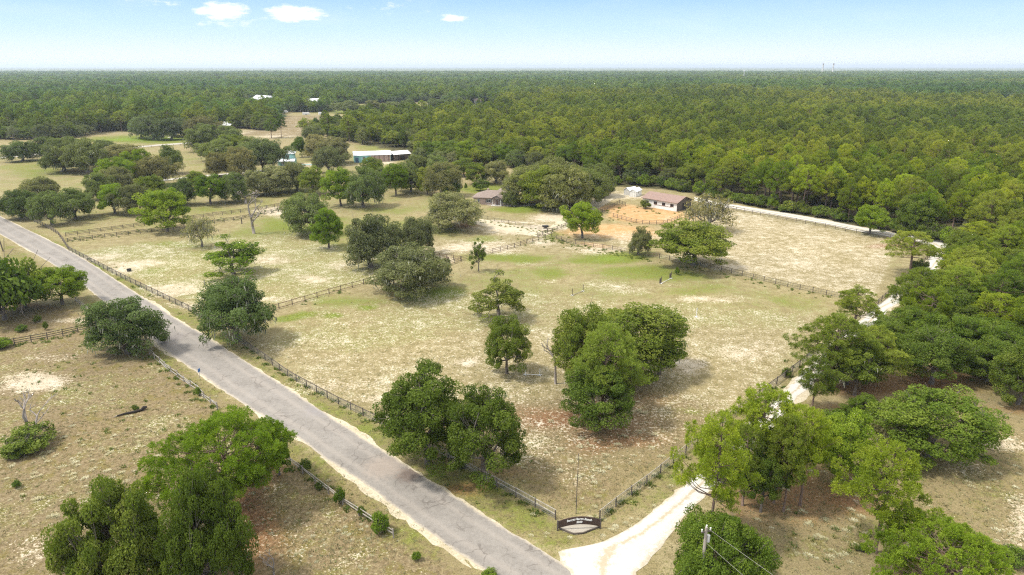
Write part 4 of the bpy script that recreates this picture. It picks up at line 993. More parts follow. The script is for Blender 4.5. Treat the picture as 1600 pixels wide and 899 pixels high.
# everything farther: one stuff object, instances of the very trees above
gx2, gy2, gpx2, gpy2 = spread(520, 1150, 7.4, 2)
hx, hy, hpx, hpy = spread(1150, 2300, 11.0, 3)
ix, iy, ipx, ipy = spread(2300, 5200, 17.0, 4)
ax_ = np.concatenate([fx[rest], gx2, hx, ix]); ay_ = np.concatenate([fy[rest], gy2, hy, iy])
apx = np.concatenate([fpx[rest], gpx2, hpx, ipx]); apy = np.concatenate([fpy[rest], gpy2, hpy, ipy])
sc = np.concatenate([np.full(rest.sum(), 1.0), np.full(len(gx2), 1.1), np.full(len(hx), 1.55), np.full(len(ix), 2.3)])
n = len(ax_)
ty = ftype(apx, apy, n, r)
far_mix = r.uniform(0, 1, n) < np.clip((np.hypot(ax_, ay_) - 700) / 900, 0, .5)
ty = np.where(far_mix, r.integers(0, 3, n), ty)
stand = 1.12 + .16 * np.sin(ax_ / 97 + 2 * np.sin(ay_ / 160)) * np.sin(ay_ / 71 + np.sin(ax_ / 230))
scz = np.minimum(sc, 1.15) * r.uniform(.72, 1.25, n) * stand * np.where(ty == 0, .95, np.where(ty == 1, .95, .95)); scx = sc * r.uniform(.65, 1.4, n)
print('forest instances', n)
vari = np.where(r.uniform(0, 1, n) < .045, r.integers(12, 14, n), r.integers(0, 4, n) + ty * 4)
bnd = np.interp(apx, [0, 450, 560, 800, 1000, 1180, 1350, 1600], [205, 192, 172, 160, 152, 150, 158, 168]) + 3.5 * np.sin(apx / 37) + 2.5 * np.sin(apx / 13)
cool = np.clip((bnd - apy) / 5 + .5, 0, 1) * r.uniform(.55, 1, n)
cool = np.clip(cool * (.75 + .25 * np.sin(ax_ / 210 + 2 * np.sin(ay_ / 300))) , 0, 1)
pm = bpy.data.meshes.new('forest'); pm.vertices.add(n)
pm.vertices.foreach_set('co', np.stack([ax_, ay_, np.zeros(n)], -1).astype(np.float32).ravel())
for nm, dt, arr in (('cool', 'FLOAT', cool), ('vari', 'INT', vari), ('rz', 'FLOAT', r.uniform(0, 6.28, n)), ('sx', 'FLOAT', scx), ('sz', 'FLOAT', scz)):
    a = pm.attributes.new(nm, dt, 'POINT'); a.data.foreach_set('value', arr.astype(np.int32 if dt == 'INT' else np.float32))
fo = tag(link('forest', pm), 'endless mixed pine and oak forest stretching to the horizon', 'forest', kind='stuff')
ng = bpy.data.node_groups.new('forest_scatter', 'GeometryNodeTree')
ng.interface.new_socket('Geometry', in_out='INPUT', socket_type='NodeSocketGeometry'); ng.interface.new_socket('Geometry', in_out='OUTPUT', socket_type='NodeSocketGeometry')
gi = ng.nodes.new('NodeGroupInput'); go = ng.nodes.new('NodeGroupOutput')
ip = ng.nodes.new('GeometryNodeInstanceOnPoints'); ip.inputs['Pick Instance'].default_value = True
def first_of(me):
    for o in COL.objects:
        if o.data == me: return o
jn = ng.nodes.new('GeometryNodeJoinGeometry')
seq = [('pine', 0), ('pine', 1), ('pine', 2), ('pine', 3), ('oak', 0), ('oak', 1), ('oak', 2), ('oak', 3), ('live', 0), ('live', 1), ('live', 2), ('live', 3), ('sparse', 0), ('sparse', 1)]
for kind, v in reversed(seq):          # Join Geometry keeps the last link first
    j2 = ng.nodes.new('GeometryNodeJoinGeometry')
    for nm in ('crown', 'trunk'):
        oi = ng.nodes.new('GeometryNodeObjectInfo'); oi.transform_space = 'ORIGINAL'; oi.inputs['Object'].default_value = first_of(PROTO[kind][v][2][nm])
        ng.links.new(oi.outputs['Geometry'], j2.inputs[0])
    gt = ng.nodes.new('GeometryNodeGeometryToInstance'); ng.links.new(j2.outputs[0], gt.inputs[0]); ng.links.new(gt.outputs[0], jn.inputs[0])
def attr(nm, dt):
    a = ng.nodes.new('GeometryNodeInputNamedAttribute'); a.data_type = dt; a.inputs[0].default_value = nm
    return a.outputs[0]
ng.links.new(gi.outputs[0], ip.inputs['Points']); ng.links.new(jn.outputs[0], ip.inputs['Instance']); ng.links.new(attr('vari', 'INT'), ip.inputs['Instance Index'])
cr_ = ng.nodes.new('ShaderNodeCombineXYZ'); ng.links.new(attr('rz', 'FLOAT'), cr_.inputs[2])
cs_ = ng.nodes.new('ShaderNodeCombineXYZ'); sx_ = attr('sx', 'FLOAT'); ng.links.new(sx_, cs_.inputs[0]); ng.links.new(sx_, cs_.inputs[1]); ng.links.new(attr('sz', 'FLOAT'), cs_.inputs[2])
e2r = ng.nodes.new('FunctionNodeEulerToRotation'); ng.links.new(cr_.outputs[0], e2r.inputs[0]); ng.links.new(e2r.outputs[0], ip.inputs['Rotation']); ng.links.new(cs_.outputs[0], ip.inputs['Scale'])
mp_ = ng.nodes.new('GeometryNodeMeshToPoints'); ng.links.new(gi.outputs[0], mp_.inputs[0]); ng.links.new(mp_.outputs[0], ip.inputs['Points'])
ng.links.new(ip.outputs[0], go.inputs[0])
md = fo.modifiers.new('scatter', 'NODES'); md.node_group = ng

# canopy beyond the last single trees
cm = simple('far_canopy_leaves', (0.11, 0.135, 0.05), .95, .45, .012)
rr_ = [4900 * (1.035 ** k) for k in range(52)]; an_ = np.linspace(-.80, .80, 900)
rg = np.random.default_rng(9)
VV = []
for i, q in enumerate(rr_):
    hz = 8.5 + rg.uniform(-3.5, 3.5, len(an_)) + 2.5 * np.sin(an_ * 60 + i) * np.sin(an_ * 23 + i * .7)
    if i == 0: hz = np.zeros(len(an_))
    VV.append(np.stack([q * np.sin(an_), q * np.cos(an_), hz], -1))
VV = np.concatenate(VV); ii = np.arange(len(VV)).reshape(len(rr_), len(an_))
FF = np.stack([ii[:-1, 1:], ii[:-1, :-1], ii[1:, :-1], ii[1:, 1:]], -1).reshape(-1, 4)[:, ::-1]
tag(link('distant_forest', mesh_np('distant_forest', VV, FF, mats=[cm])), 'dark unbroken woodland on the horizon', 'forest', kind='stuff')

# ------------------------------------------------------------------ fences
def resample(pts, sp):
    P = [G(*p) for p in pts]; out = [P[0]]; acc = 0
    seg = []; tot = 0
    for a, b in zip(P, P[1:]): seg.append((tot, a, b)); tot += (b - a).length
    n = max(1, round(tot / sp)); res = []
    for k in range(n + 1):
        s = tot * k / n
        for (t0, a, b) in reversed(seg):
            if s >= t0 - 1e-6:
                l = (b - a).length; res.append(a.lerp(b, min(1, (s - t0) / l))); break
    return res
def fence(name, label, pts, sp=3.0, h=1.35, rails=(.55, 1.2), mat='board', postmat='post', pw=.17, rw=.05, rh=.13, wires=(), group=None, jit=.0, cat='fence'):
    rr = random.Random(len(label))
    P = resample(pts, sp); t = thing(name, label, cat, P[0], 0, group); o0 = P[0]
    pm_ = None
    if len(P) > 100: raise SystemExit('too many posts ' + label)
    pmesh = []
    for q in range(3):
        mb = MB(); hh = h * (1 + (q - 1) * .05)
        mb.tube([(0, 0, -.2), (.01 * q, 0, hh * .5), (.015 * q, .01, hh)], [pw * .55, pw * .52, pw * .46], 6)
        pmesh.append(mb.mesh('post', M[postmat]))
    for i, p in enumerate(P):
        o = link('post', pmesh[i % 3], t); o.location = p - o0; o.rotation_euler = (rr.uniform(-.04, .04), rr.uniform(-.04, .04), rr.uniform(0, 6))
    for z in rails:
        mb = MB()
        for a, b in zip(P, P[1:]):
            if jit and rr.random() < jit * .5: continue
            off = Vector((0, 0, z + rr.uniform(-.02, .02))); a2 = a - o0 + off; b2 = b - o0 + off
            if jit: a2 += Vector((rr.uniform(-.1, .1), rr.uniform(-.1, .1), rr.uniform(-jit, jit))); b2 += Vector((0, 0, rr.uniform(-jit, jit)))
            d = (b2 - a2).normalized() * .02
            mb.bar(a2 - d, b2 + d, rw, rh)
        mb.build('rail', M[mat], t)
    if wires:
        mb = MB()
        for z in wires:
            for a, b in zip(P, P[1:]):
                mb.bar(a - o0 + Vector((0, 0, z)), b - o0 + Vector((0, 0, z)), .035, .035)
        for a, b in zip(P, P[1:]):
            n_ = max(2, int((b - a).length / .5))
            for k in range(1, n_):
                c = a.lerp(b, k / n_) - o0; mb.bar(c + Vector((0, 0, .1)), c + Vector((0, 0, h * .86)), .022, .022)
        mb.build('wire_mesh', M['wire'], t)
    return t
fence('roadside_fence', 'wire mesh roadside fence with dark posts, above the dark live oak', [(108, 392), (200, 440), (298, 487), (330, 508)], 3.0, 1.35, (1.25,), 'board', wires=(.2, .5, .8, 1.05))
fence('roadside_fence', 'wire mesh fence with dark posts from the dark live oak to the paddock oak pair', [(372, 534), (410, 560), (455, 592), (525, 630), (600, 666), (650, 690), (700, 716)], 3.0, 1.35, (1.25,), 'board', wires=(.2, .5, .8, 1.05))
fence('roadside_fence', 'wire mesh fence with silvered top rail from the oak pair to the ranch sign', [(700, 716), (740, 742), (790, 768), (868, 812)], 3.0, 1.35, (1.28, .75), 'silver', wires=(.2, .45, .6, 1.0), rh=.1)
fence('roadside_fence', 'dark board fence at the far end of the asphalt road', [(40, 342), (60, 350), (80, 360), (92, 368), (108, 392)], 3.0, 1.4, (.5, .9, 1.25))
fence('driveway_fence', 'reddish wire fence with silvered top rail climbing right from the ranch sign', [(937, 812), (965, 790), (1010, 757), (1064, 714), (1090, 694)], 3.2, 1.35, (1.28,), 'silver', wires=(.2, .45, .7, 1.0), rh=.09)
fence('driveway_fence', 'wire fence beside the white driveway behind the pines', [(1090, 694), (1160, 640), (1230, 588), (1300, 532)], 3.2, 1.35, (1.2,), 'board', wires=(.2, .5, .8, 1.0))
fence('driveway_fence', 'brown board fence beside the driveway below the lone layered pine', [(1300, 532), (1345, 495), (1372, 476), (1400, 450), (1428, 424)], 2.8, 1.35, (.4, .8, 1.2), 'board')
fence('driveway_fence', 'grey board fence at the far corner of the right paddock', [(1428, 424), (1450, 405), (1462, 392), (1440, 382)], 2.8, 1.35, (.4, .8, 1.2), 'board')
fence('far_track_fence', 'long dark fence along the white track at the forest edge', [(1138, 327), (1210, 341), (1280, 354), (1350, 367), (1410, 377)], 3.4, 1.3, (.7, 1.2), 'board', wires=(.35,))
fence('far_track_fence', 'thin fence on the forest side of the white track', [(1135, 315), (1205, 326), (1290, 341), (1350, 352), (1405, 363)], 3.4, 1.2, (1.1,), 'board', pw=.12, rh=.08)
fence('double_fence', 'lower dark board fence of the double fence across the upper left meadow', [(106, 379), (180, 370), (250, 362), (320, 352), (380, 343)], 3.2, 1.4, (.45, .85, 1.25), 'board')
fence('double_fence', 'upper dark board fence of the double fence across the upper left meadow', [(103, 370), (180, 360), (250, 350), (320, 340), (390, 331)], 3.2, 1.4, (.45, .85, 1.25), 'board')
fence('double_fence', 'dark board fence running behind the dense grey oak toward the teal barn', [(390, 331), (455, 320), (520, 304), (560, 300), (600, 296)], 3.4, 1.4, (.45, .85, 1.25), 'board')
fence('double_fence', 'lower dark board fence ending at the white sand patch by the dense grey oak', [(380, 343), (420, 334), (455, 326)], 3.2, 1.4, (.45, .85, 1.25), 'board')
fence('small_gate_fence', 'short brown fence beside the white sand patch by the dense grey oak', [(434, 326), (448, 333), (462, 338)], 2.5, 1.3, (.5, .95), 'redboard')
fence('cross_fence', 'brown two-rail fence from the dark live oak across to the large mossy oak', [(415, 489), (470, 473), (520, 458), (592, 438), (632, 426)], 3.2, 1.35, (.3, 1.2), 'redboard', rh=.11)
fence('cross_fence', 'brown rail fence from the large mossy oak up to the lane by the stable paddock', [(690, 420), (720, 408), (760, 398), (800, 388), (838, 376), (862, 370)], 3.0, 1.35, (.3, .8, 1.2), 'redboard', rh=.1)
fence('cross_fence', 'short brown fence beside the mossy oak enclosing a gate', [(668, 398), (695, 404), (720, 408)], 2.5, 1.3, (.6, 1.15), 'redboard', rh=.1)
fence('lane_fence', 'grey board fence on the upper side of the lane above the cross fence', [(840, 370), (870, 360), (900, 348), (935, 336), (955, 325), (968, 318), (977, 322)], 2.8, 1.35, (.4, .8, 1.2), 'board', rh=.11)
fence('lane_fence', 'thin wire fence between the sandy lane and the house lawn', [(742, 339), (775, 346), (815, 354), (855, 361)], 3.2, 1.2, (1.1,), 'board', pw=.13, rh=.08, wires=(.4, .7))
fence('stable_paddock_fence', 'brown fence between main paddock and stable paddock, left of the rounded oak', [(862, 370), (886, 380), (920, 385), (958, 391), (990, 398), (1030, 404)], 2.9, 1.3, (.6, 1.15), 'redboard', rh=.1, wires=(.3,))
fence('stable_paddock_fence', 'thin dark fence between main paddock and right paddock, right of the rounded oak', [(1030, 404), (1080, 413), (1130, 424), (1190, 439), (1250, 453), (1312, 466)], 3.0, 1.3, (.6, 1.2), 'board', rh=.08, wires=(.3, .9))
fence('arena_fence', 'curved red-brown fence around the orange sand arena by the stable', [(958, 339), (975, 344), (995, 349), (1013, 351), (1035, 351), (1052, 347), (1062, 342)], 2.3, 1.35, (.25, .7, 1.2), 'redboard', rh=.1)
fence('board_fence', 'dark weathered three-board fence crossing the left pasture', [(-30, 549), (30, 538), (80, 529), (145, 514)], 2.6, 1.4, (.45, .85, 1.25), 'board')
fence('broken_fence', 'broken silvered rail fence on the left roadside between oak and wide pine', [(234, 554), (262, 578), (300, 606), (340, 640)], 2.8, 1.2, (.15, .6, 1.05), 'silver', rh=.13, jit=.3, postmat='dead')
fence('broken_fence', 'silvered two-rail fence on the left roadside from the wide pine down to its end', [(436, 712), (480, 746), (530, 785), (575, 815), (615, 841)], 3.0, 1.15, (.6, 1.0), 'silver', rh=.12, jit=.06, postmat='dead')
fence('broken_fence', 'short piece of silvered rail fence above the roadside live oak', [(119, 472), (132, 482), (146, 492)], 2.8, 1.1, (.5, .95), 'silver', rh=.12, jit=.1, postmat='dead')
fence('far_meadow_fence', 'dark fence in front of the vivid green lawn at far left', [(200, 232), (250, 230), (300, 226), (340, 222)], 4.5, 1.4, (.6, 1.2), 'board')
fence('far_meadow_fence', 'dark fence below the teal cottage in the far meadow', [(270, 277), (330, 271), (400, 264)], 4.5, 1.4, (.6, 1.2), 'board')
fence('far_meadow_fence', 'small fence leading off at the left photo edge past the road end', [(-10, 324), (8, 330), (22, 340)], 3, 1.3, (.6, 1.2), 'board')

# ------------------------------------------------------------------ buildings
def frame(A, B):
    """local frame: origin A, x along A->B, y away from the viewer"""
    a = G(*A); b = G(*B); d = b - a; L_ = d.length; rz = math.atan2(d.y, d.x)
    return a, L_, rz
def gable(mbw, mbr, L_, D, h, rise, over=.5, axis='x', x0=0, y0=0, z0=0, wallm=0, rt=.16):
    mbw.box((x0 + L_ / 2, y0 + D / 2, z0 + h / 2), (L_, D, h), m=wallm)
    if axis == 'x':
        sl_ = rise / (D / 2); e = over * sl_
        for s in (0, 1):
            ye = y0 - over if s == 0 else y0 + D + over; yr = y0 + D / 2
            q = [(x0 - over, ye, z0 + h - e), (x0 + L_ + over, ye, z0 + h - e), (x0 + L_ + over, yr, z0 + h + rise), (x0 - over, yr, z0 + h + rise)]
            slab(mbr, q, rt)
        for xx in (x0 + .001, x0 + L_ - .001):
            mbw.face([(xx, y0, z0 + h), (xx, y0 + D, z0 + h), (xx, y0 + D / 2, z0 + h + rise - .02)], wallm)
    else:
        sl_ = rise / (L_ / 2); e = over * sl_
        for s in (0, 1):
            xe = x0 - over if s == 0 else x0 + L_ + over; xr = x0 + L_ / 2
            q = [(xe, y0 - over, z0 + h - e), (xe, y0 + D + over, z0 + h - e), (xr, y0 + D + over, z0 + h + rise), (xr, y0 - over, z0 + h + rise)]
            slab(mbr, q, rt)
        for yy in (y0 + .001, y0 + D - .001):
            mbw.face([(x0, yy, z0 + h), (x0 + L_, yy, z0 + h), (x0 + L_ / 2, yy, z0 + h + rise - .02)], wallm)
def slab(mb, q, t):
    q = [Vector(p) + Vector((0, 0, .03)) for p in q]; u = [p + Vector((0, 0, t)) for p in q]; n = len(q)
    mb.face(u); mb.face(list(reversed(q)))
    for i in range(n): mb.face([q[i], q[(i + 1) % n], u[(i + 1) % n], u[i]])
def opening(parent, x, z, w, h, y=0, name='window', side='front', L_=0, D=0, frame_m='white', pane_m='glass', fr=.09, mull=True):
    """a framed opening standing a little proud of the wall"""
    f = MB()
    def P(u, v, dep): 
        if side == 'front': return (x + u, y - dep, z + v)
        if side == 'right': return (L_ + dep, x + u, z + v)
        return (-dep, x + u, z + v)
    def bx(u, v, du, dv, dep0, th):
        c = P(u, v, dep0)
        if side == 'front': f_.box(c, (du, th, dv))
        else: f_.box(c, (th, du, dv))
    f_ = f
    bx(0, h / 2, w + 2 * fr, fr, .03, .07); bx(0, -h / 2, w + 2 * fr, fr, .04, .1)
    bx(-w / 2 - fr / 2, 0, fr, h - fr, .03, .07); bx(w / 2 + fr / 2, 0, fr, h - fr, .03, .07)
    if mull: bx(0, 0, w * .05, h - fr, .035, .05)
    o = f.build(name, M[frame_m], parent)
    f_ = MB(); bx(0, 0, w, h - fr, .012, .02)
    f_.build('pane' if name == 'window' else 'leaf', M[pane_m], o)
    return o

# stable
a, L_, rz = frame((1004, 322), (1057, 331)); 
t = thing('stable', 'long white stable with a brown gable roof and open stall windows beside the orange arena', 'stable', a, rz)
mw, mr = MB(), MB(); D = 9.5
gable(mw, mr, L_, D, 3.2, 1.6, .55)
mw.build('wall', M['white'], t); mr.build('roof', M['brownroof'], t)
g = MB(); g.box((L_ + .03, D / 2, 1.6), (.06, D, 3.2)); g.face([(L_ + .07, 0, 3.2), (L_ + .07, D, 3.2), (L_ + .07, D / 2, 4.75)]); g.build('side_wall', M['board'], t)
for xx in (.38, .62, .86): 
    o = opening(t, L_ * xx, 1.95, 1.25, .95, frame_m='redboard', pane_m='dark', mull=False)  # dark panes paint the shade inside the open stalls
opening(t, L_ * .14, 1.9, .9, .8, frame_m='redboard', pane_m='dark', mull=False)
opening(t, D * .5, 1.35, 2.6, 2.5, name='barn_door', side='right', L_=L_ + .07, frame_m='board', pane_m='dark', mull=False)  # dark sheet paints the shade inside the doorway
mb = MB(); mb.box((L_ * .6, -.12, 1.38), (L_ * .5, .05, .1)); mb.build('sill_board', M['redboard'], t)
# sheds
def shed(A, B, D, h, rise, label, wallm, roofm, side_win=True):
    a, L_, rz = frame(A, B); t = thing('garden_shed', label, 'shed', a, rz, 'white sheds behind the stable yard')
    mw, mr = MB(), MB(); gable(mw, mr, L_, D, h, rise, .2, axis='y', rt=.08)
    mw.build('wall', M[wallm], t); mr.build('roof', M[roofm], t)
    opening(t, L_ * .5, 1.05, L_ * .55, 2.0, name='door', frame_m='greyshed', pane_m=wallm, mull=True)
    if side_win:
        opening(t, D * .45, 1.5, .9, .8, side='right', L_=L_, frame_m='white', pane_m='glass')
shed((983.5, 307.5), (993.5, 308.5), 6.2, 2.2, .9, 'white shed with double doors and a side window left of the stable', 'white', 'metalroof')
shed((974.5, 304.5), (983, 306), 5.0, 2.1, .9, 'grey shed just left of the white shed with double doors', 'greyshed', 'metalroof', False)
# brown house
a, L_, rz = frame((740, 319.5), (802, 321.5))
t = thing('ranch_house', 'low tan house with brown hipped roof and black shutters beside the oak grove', 'house', a, rz)
mw, mr = MB(), MB(); D = 9.0; h = 2.6
mw.box((L_ / 2, D / 2, h / 2), (L_, D, h)); mw.box((L_ * .72, D + 4, h / 2 + .1), (7.5, 8.2, h + .2))
def hip(mb, x0, x1, y0, y1, z, rise, ov=.6, t_=.14):
    w = (y1 - y0) / 2 + ov if (y1 - y0) < (x1 - x0) else (x1 - x0) / 2 + ov
    if (y1 - y0) < (x1 - x0):
        c = [(x0 - ov, y0 - ov, z), (x1 + ov, y0 - ov, z), (x1 + ov, y1 + ov, z), (x0 - ov, y1 + ov, z)]; ra = (x0 - ov + w, (y0 + y1) / 2, z + rise); rb = (x1 + ov - w, (y0 + y1) / 2, z + rise)
        fs = [[c[0], c[1], rb, ra], [c[2], c[3], ra, rb], [c[1], c[2], rb], [c[3], c[0], ra]]
    else:
        c = [(x0 - ov, y0 - ov, z), (x1 + ov, y0 - ov, z), (x1 + ov, y1 + ov, z), (x0 - ov, y1 + ov, z)]; ra = ((x0 + x1) / 2, y0 - ov + w, z + rise); rb = ((x0 + x1) / 2, y1 + ov - w, z + rise)
        fs = [[c[0], c[1], ra], [c[2], c[3], rb], [c[1], c[2], rb, ra], [c[3], c[0], ra, rb]]
    for q in fs: slab(mb, q, t_)
hip(mr, 0, L_, 0, D, h, 2.1); hip(mr, L_ * .72 - 3.75, L_ * .72 + 3.75, D - 4, D + 8.1, h + .25, 2.5)
mw.build('wall', M['brick'], t); rf = mr.build('roof', M['greyroof'], t)
mb = MB(); mb.box((L_ * .3, D * .62, h + 1.9), (.7, .7, 1.6)); mb.build('chimney', M['brick'], rf)
for xx, w in ((.13, .8), (.38, 1.2), (.74, 1.2), (.92, 1.0)):
    o = opening(t, L_ * xx, 1.5, w, 1.2)
    if w > .9:
        for s in (-1, 1):
            mb = MB(); mb.box((L_ * xx + s * (w / 2 + .33), -.05, 1.5), (.36, .06, 1.35)); mb.build('shutter', M['shutter'], o)
pr = MB(); pw_, pr_ = MB(), MB()
x0 = L_ * .50
for s in (0, 3.2): pr.box((x0 + s, -2.0, 1.25), (.18, .18, 2.5))
pr.build('porch_post', M['white'], t)
q = MB()
for s in (-1, 1):
    slab(q, [(x0 + 1.6, -2.4, 3.9), (x0 + 1.6, 1.6, 3.9), (x0 + 1.6 + s * 2.2, 1.6, 2.75), (x0 + 1.6 + s * 2.2, -2.4, 2.75)][::s], .12)
q.face([(x0, -2.25, 2.8), (x0 + 3.2, -2.25, 2.8), (x0 + 1.6, -2.25, 3.8)])
q.build('porch_roof', M['greyroof'], t)
mb = MB(); mb.box((x0 + 1.6, -1.1, .08), (4.0, 2.3, .16)); mb.build('porch_floor', M['concrete'], t)
opening(t, x0 + 1.6, 1.1, 1.0, 2.1, name='front_door', frame_m='white', pane_m='redboard', mull=False)
# teal cottage
a, L_, rz = frame((435, 259), (460, 258.5))
t = thing('teal_cottage', 'teal cottage with a stepped white metal roof half hidden by a dark oak', 'house', a, rz)
mw, mr = MB(), MB(); mw.box((L_ * .5, 4.5, 1.4), (L_, 9, 2.8)); mw.box((L_ * .58, 5, 3.6), (L_ * .75, 7.5, 4.4))
hip(mr, L_ * .2, L_ * .96, 1.4, 8.7, 5.85, 1.5)
slab(mr, [(-.6, -2.4, 2.3), (L_ + .6, -2.4, 2.3), (L_ + .6, 1.15, 3.2), (-.6, 1.15, 3.2)], .12)
mw.build('wall', M['teal'], t); mr.build('roof', M['metalroof'], t)
opening(t, L_ * .62, 4.6, 1.3, 1.2, y=1.25); opening(t, L_ * .35, 4.6, 1.0, 1.2, y=1.25); opening(t, L_ * .3, 1.4, 1.4, 1.4)
for k in range(4):
    mb = MB(); mb.box((L_ * k / 3, -2.2, 1.15), (.16, .16, 2.3)); mb.build('porch_post', M['white'], t)
# teal barn
a, L_, rz = frame((554, 254.5), (611, 252.5))
t = thing('teal_barn', 'teal barn with a long pale metal roof and open brown stalls at its right end', 'barn', a, rz)
mw, mr = MB(), MB(); gable(mw, mr, L_, 10, 3.8, 1.5, .45); mw.build('wall', M['teal'], t); g = MB(); g.box((L_ * .72, -.06, 1.8), (L_ * .54, .1, 3.5)); g.build('stall_front', M['brick'], t); mr.build('roof', M['metalroof'], t)
mb = MB(); mb.box((L_ * .26, -.1, 1.9), (L_ * .2, .16, 3.75)); mb.build('front_panel', M['teal'], t)
mb = MB(); mb.box((L_ * .07, -.08, 1.4), (L_ * .09, .12, 2.7)); mb.build('barn_door', M['blue'], t)
opening(t, L_ * .26, 2.4, 1.1, 1.1, y=-.18)
for k in range(5):
    mb = MB(); mb.box((L_ * (.42 + .13 * k), -.25, 1.85), (.25, .25, 3.7)); mb.build('stall_post', M['redboard'], t)
a, L_, rz = frame((616, 251.5), (641, 249.5))
t = thing('open_barn', 'small open-sided barn with a pale metal roof right of the teal barn', 'barn', a, rz)
mw, mr = MB(), MB(); gable(mw, mr, L_, 8, 3.4, 1.3, .5)
mw.build('wall', M['board'], t); mr.build('roof', M['metalroof'], t)
for k in range(4):
    mb = MB(); mb.box((L_ * k / 3, -.4, 1.6), (.2, .2, 3.2)); mb.build('post', M['redboard'], t)
mb = MB(); mb.box((L_ * .5, -.08, 1.2), (L_ * .5, .1, 2.2)); mb.build('stall_shade_panel', M['dark'], t)  # solid dark slab on the wall, painting the shade of an open stall
# pool slab
a = G(481, 258)
mb = MB(); mb.box((0, 0, .12), (11, 5, .24)); tb = thing('swimming_pool', 'pale concrete pool deck on the lawn beside the teal cottage', 'pool', a, .05)
mb.build('deck', M['concrete'], tb)
wt_ = MB(); wt_.box((0, 0, .255), (7.5, 2.4, .02)); wt_.build('water', simple('pool_water', (.25, .5, .5), .1, .1), tb)
# far houses
def farhouse(A, B, D, h, rise, label, wallm, roofm, name='house', axis='x', wins=3, porch=False, g_=None):
    a, L_, rz = frame(A, B); t = thing(name, label, 'house' if 'house' in name else 'shed', a, rz, g_)
    mw, mr = MB(), MB(); gable(mw, mr, L_, D, h, rise, .8, axis=axis, rt=.25); mw.build('wall', M[wallm], t); mr.build('roof', M[roofm], t)
    for k in range(wins): opening(t, L_ * (k + .5) / wins, h * .55, min(1.6, L_ * .12), h * .4, fr=.14)
    if porch:
        mb = MB(); slab(mb, [(L_ * .5, -4, h * .75), (L_ * .85, -4, h * .75), (L_ * .85, .2, h * .95), (L_ * .5, .2, h * .95)], .2); mb.build('porch_roof', M[roofm], t)
    return t
farhouse((470, 166), (504, 165.5), 16, 5.5, 3.4, 'white house with a long bright metal roof beyond the ploughed field', 'white', 'metalroof', 'farmhouse', porch=True, wins=5)
farhouse((394, 161), (417, 163), 16, 6, 4.5, 'white-roofed house at the forest edge left of the long bright roof', 'white', 'metalroof', 'farmhouse', wins=4)
farhouse((415, 164), (432, 164), 12, 4, 2.5, 'low pale annexe joined right of the white-roofed house', 'white', 'metalroof', 'farmhouse', wins=2)
farhouse((338, 174), (362, 174.5), 13, 5, 2.5, 'pinkish brick house with a grey roof in the far left settlement', 'brick', 'greyshed', 'farmhouse', wins=3)
farhouse((345, 201), (360, 202), 9, 3, 2, 'small dark shed with a white roof beyond the far left meadow', 'redboard', 'metalroof', 'farm_shed', wins=1)
farhouse((241, 215), (247, 215), 5, 4, 1.6, 'tiny dark shed under the oaks on the vivid green lawn', 'dark', 'greyroof', 'farm_shed', wins=1)
farhouse((741, 162), (752, 162), 10, 4, 2.5, 'tiny grey house at the far edge of the distant bright lawn', 'greyshed', 'greyroof', 'farm_shed', wins=2)
farhouse((682, 157), (694, 157), 10, 4, 2.5, 'tiny pale-roofed building at the woods behind the distant bright lawn', 'greyshed', 'metalroof', 'farm_shed', wins=2)
for i, (x, y, lab) in enumerate(((368, 175, 'white trailer right of the pinkish brick house'), (384, 173, 'white trailer parked further right in the far left settlement'), (444, 177, 'pale trailer parked above the ploughed field, left of the others'), (478, 180, 'white trailer parked above the ploughed field, middle of the row'), (503, 180, 'white trailer parked above the ploughed field, right end of the row'))):
    a = G(x, y); t = thing('horse_trailer', lab, 'trailer', a, .1 * i, 'trailers parked far off')
    mb = MB(); mb.box((0, 0, 1.75), (7, 2.5, 2.3)); mb.box((3.9, 0, 1.3), (.9, 2.2, 1.2)); mb.build('body', M['white'], t)
    for s in (-1, 1):
        for k in (-.6, .6):
            mb = MB(); mb.tube([(k, s * 1.1, .4), (k, s * 1.3, .4)], [.4, .4], 10); mb.build('wheel', M['shutter'], t)
# distant masts
def mast(px, ytop, d, w, label, name='radio_mast', cat='mast', stack=False):
    q = ray(px, 112); q = q / math.hypot(q[0], q[1]); x, y = q[0] * d, q[1] * d
    lo, hi = 5, 600
    for _ in range(40):
        m = (lo + hi) / 2
        if proj(x, y, m)[1] > ytop: lo = m
        else: hi = m
    t = thing(name, label, cat, (x, y, 0)); mb = MB()
    if stack:
        mb.tube([(0, 0, 0), (0, 0, lo * .5), (0, 0, lo)], [w * 1.3, w, w * .85], 14); mb.build('shaft', M['concrete'], t)
        b = MB(); b.tube([(0, 0, lo * .9), (0, 0, lo * .97)], [w * 1.02, w * 1.02], 14); b.build('band', M['redboard'], t)
    else:
        mb.tube([(0, 0, 0), (0, 0, lo)], [w, w * .7], 8)
        mb.build('shaft', M['white'], t); b = MB(); b.tube([(0, 0, lo * .9), (0, 0, lo * .99)], [w * 2.2, w * 2.2], 10); b.build('antenna', M['white'], t)
mast(1163, 110, 2600, 1.3, 'thin white mast rising from the far forest right of centre')
mast(1285, 99, 4500, 3.7, 'pale chimney stack on the horizon, left of two', 'chimney_stack', 'chimney', True)
mast(1301, 99, 4500, 3.7, 'pale chimney stack on the horizon, right of two', 'chimney_stack', 'chimney', True)

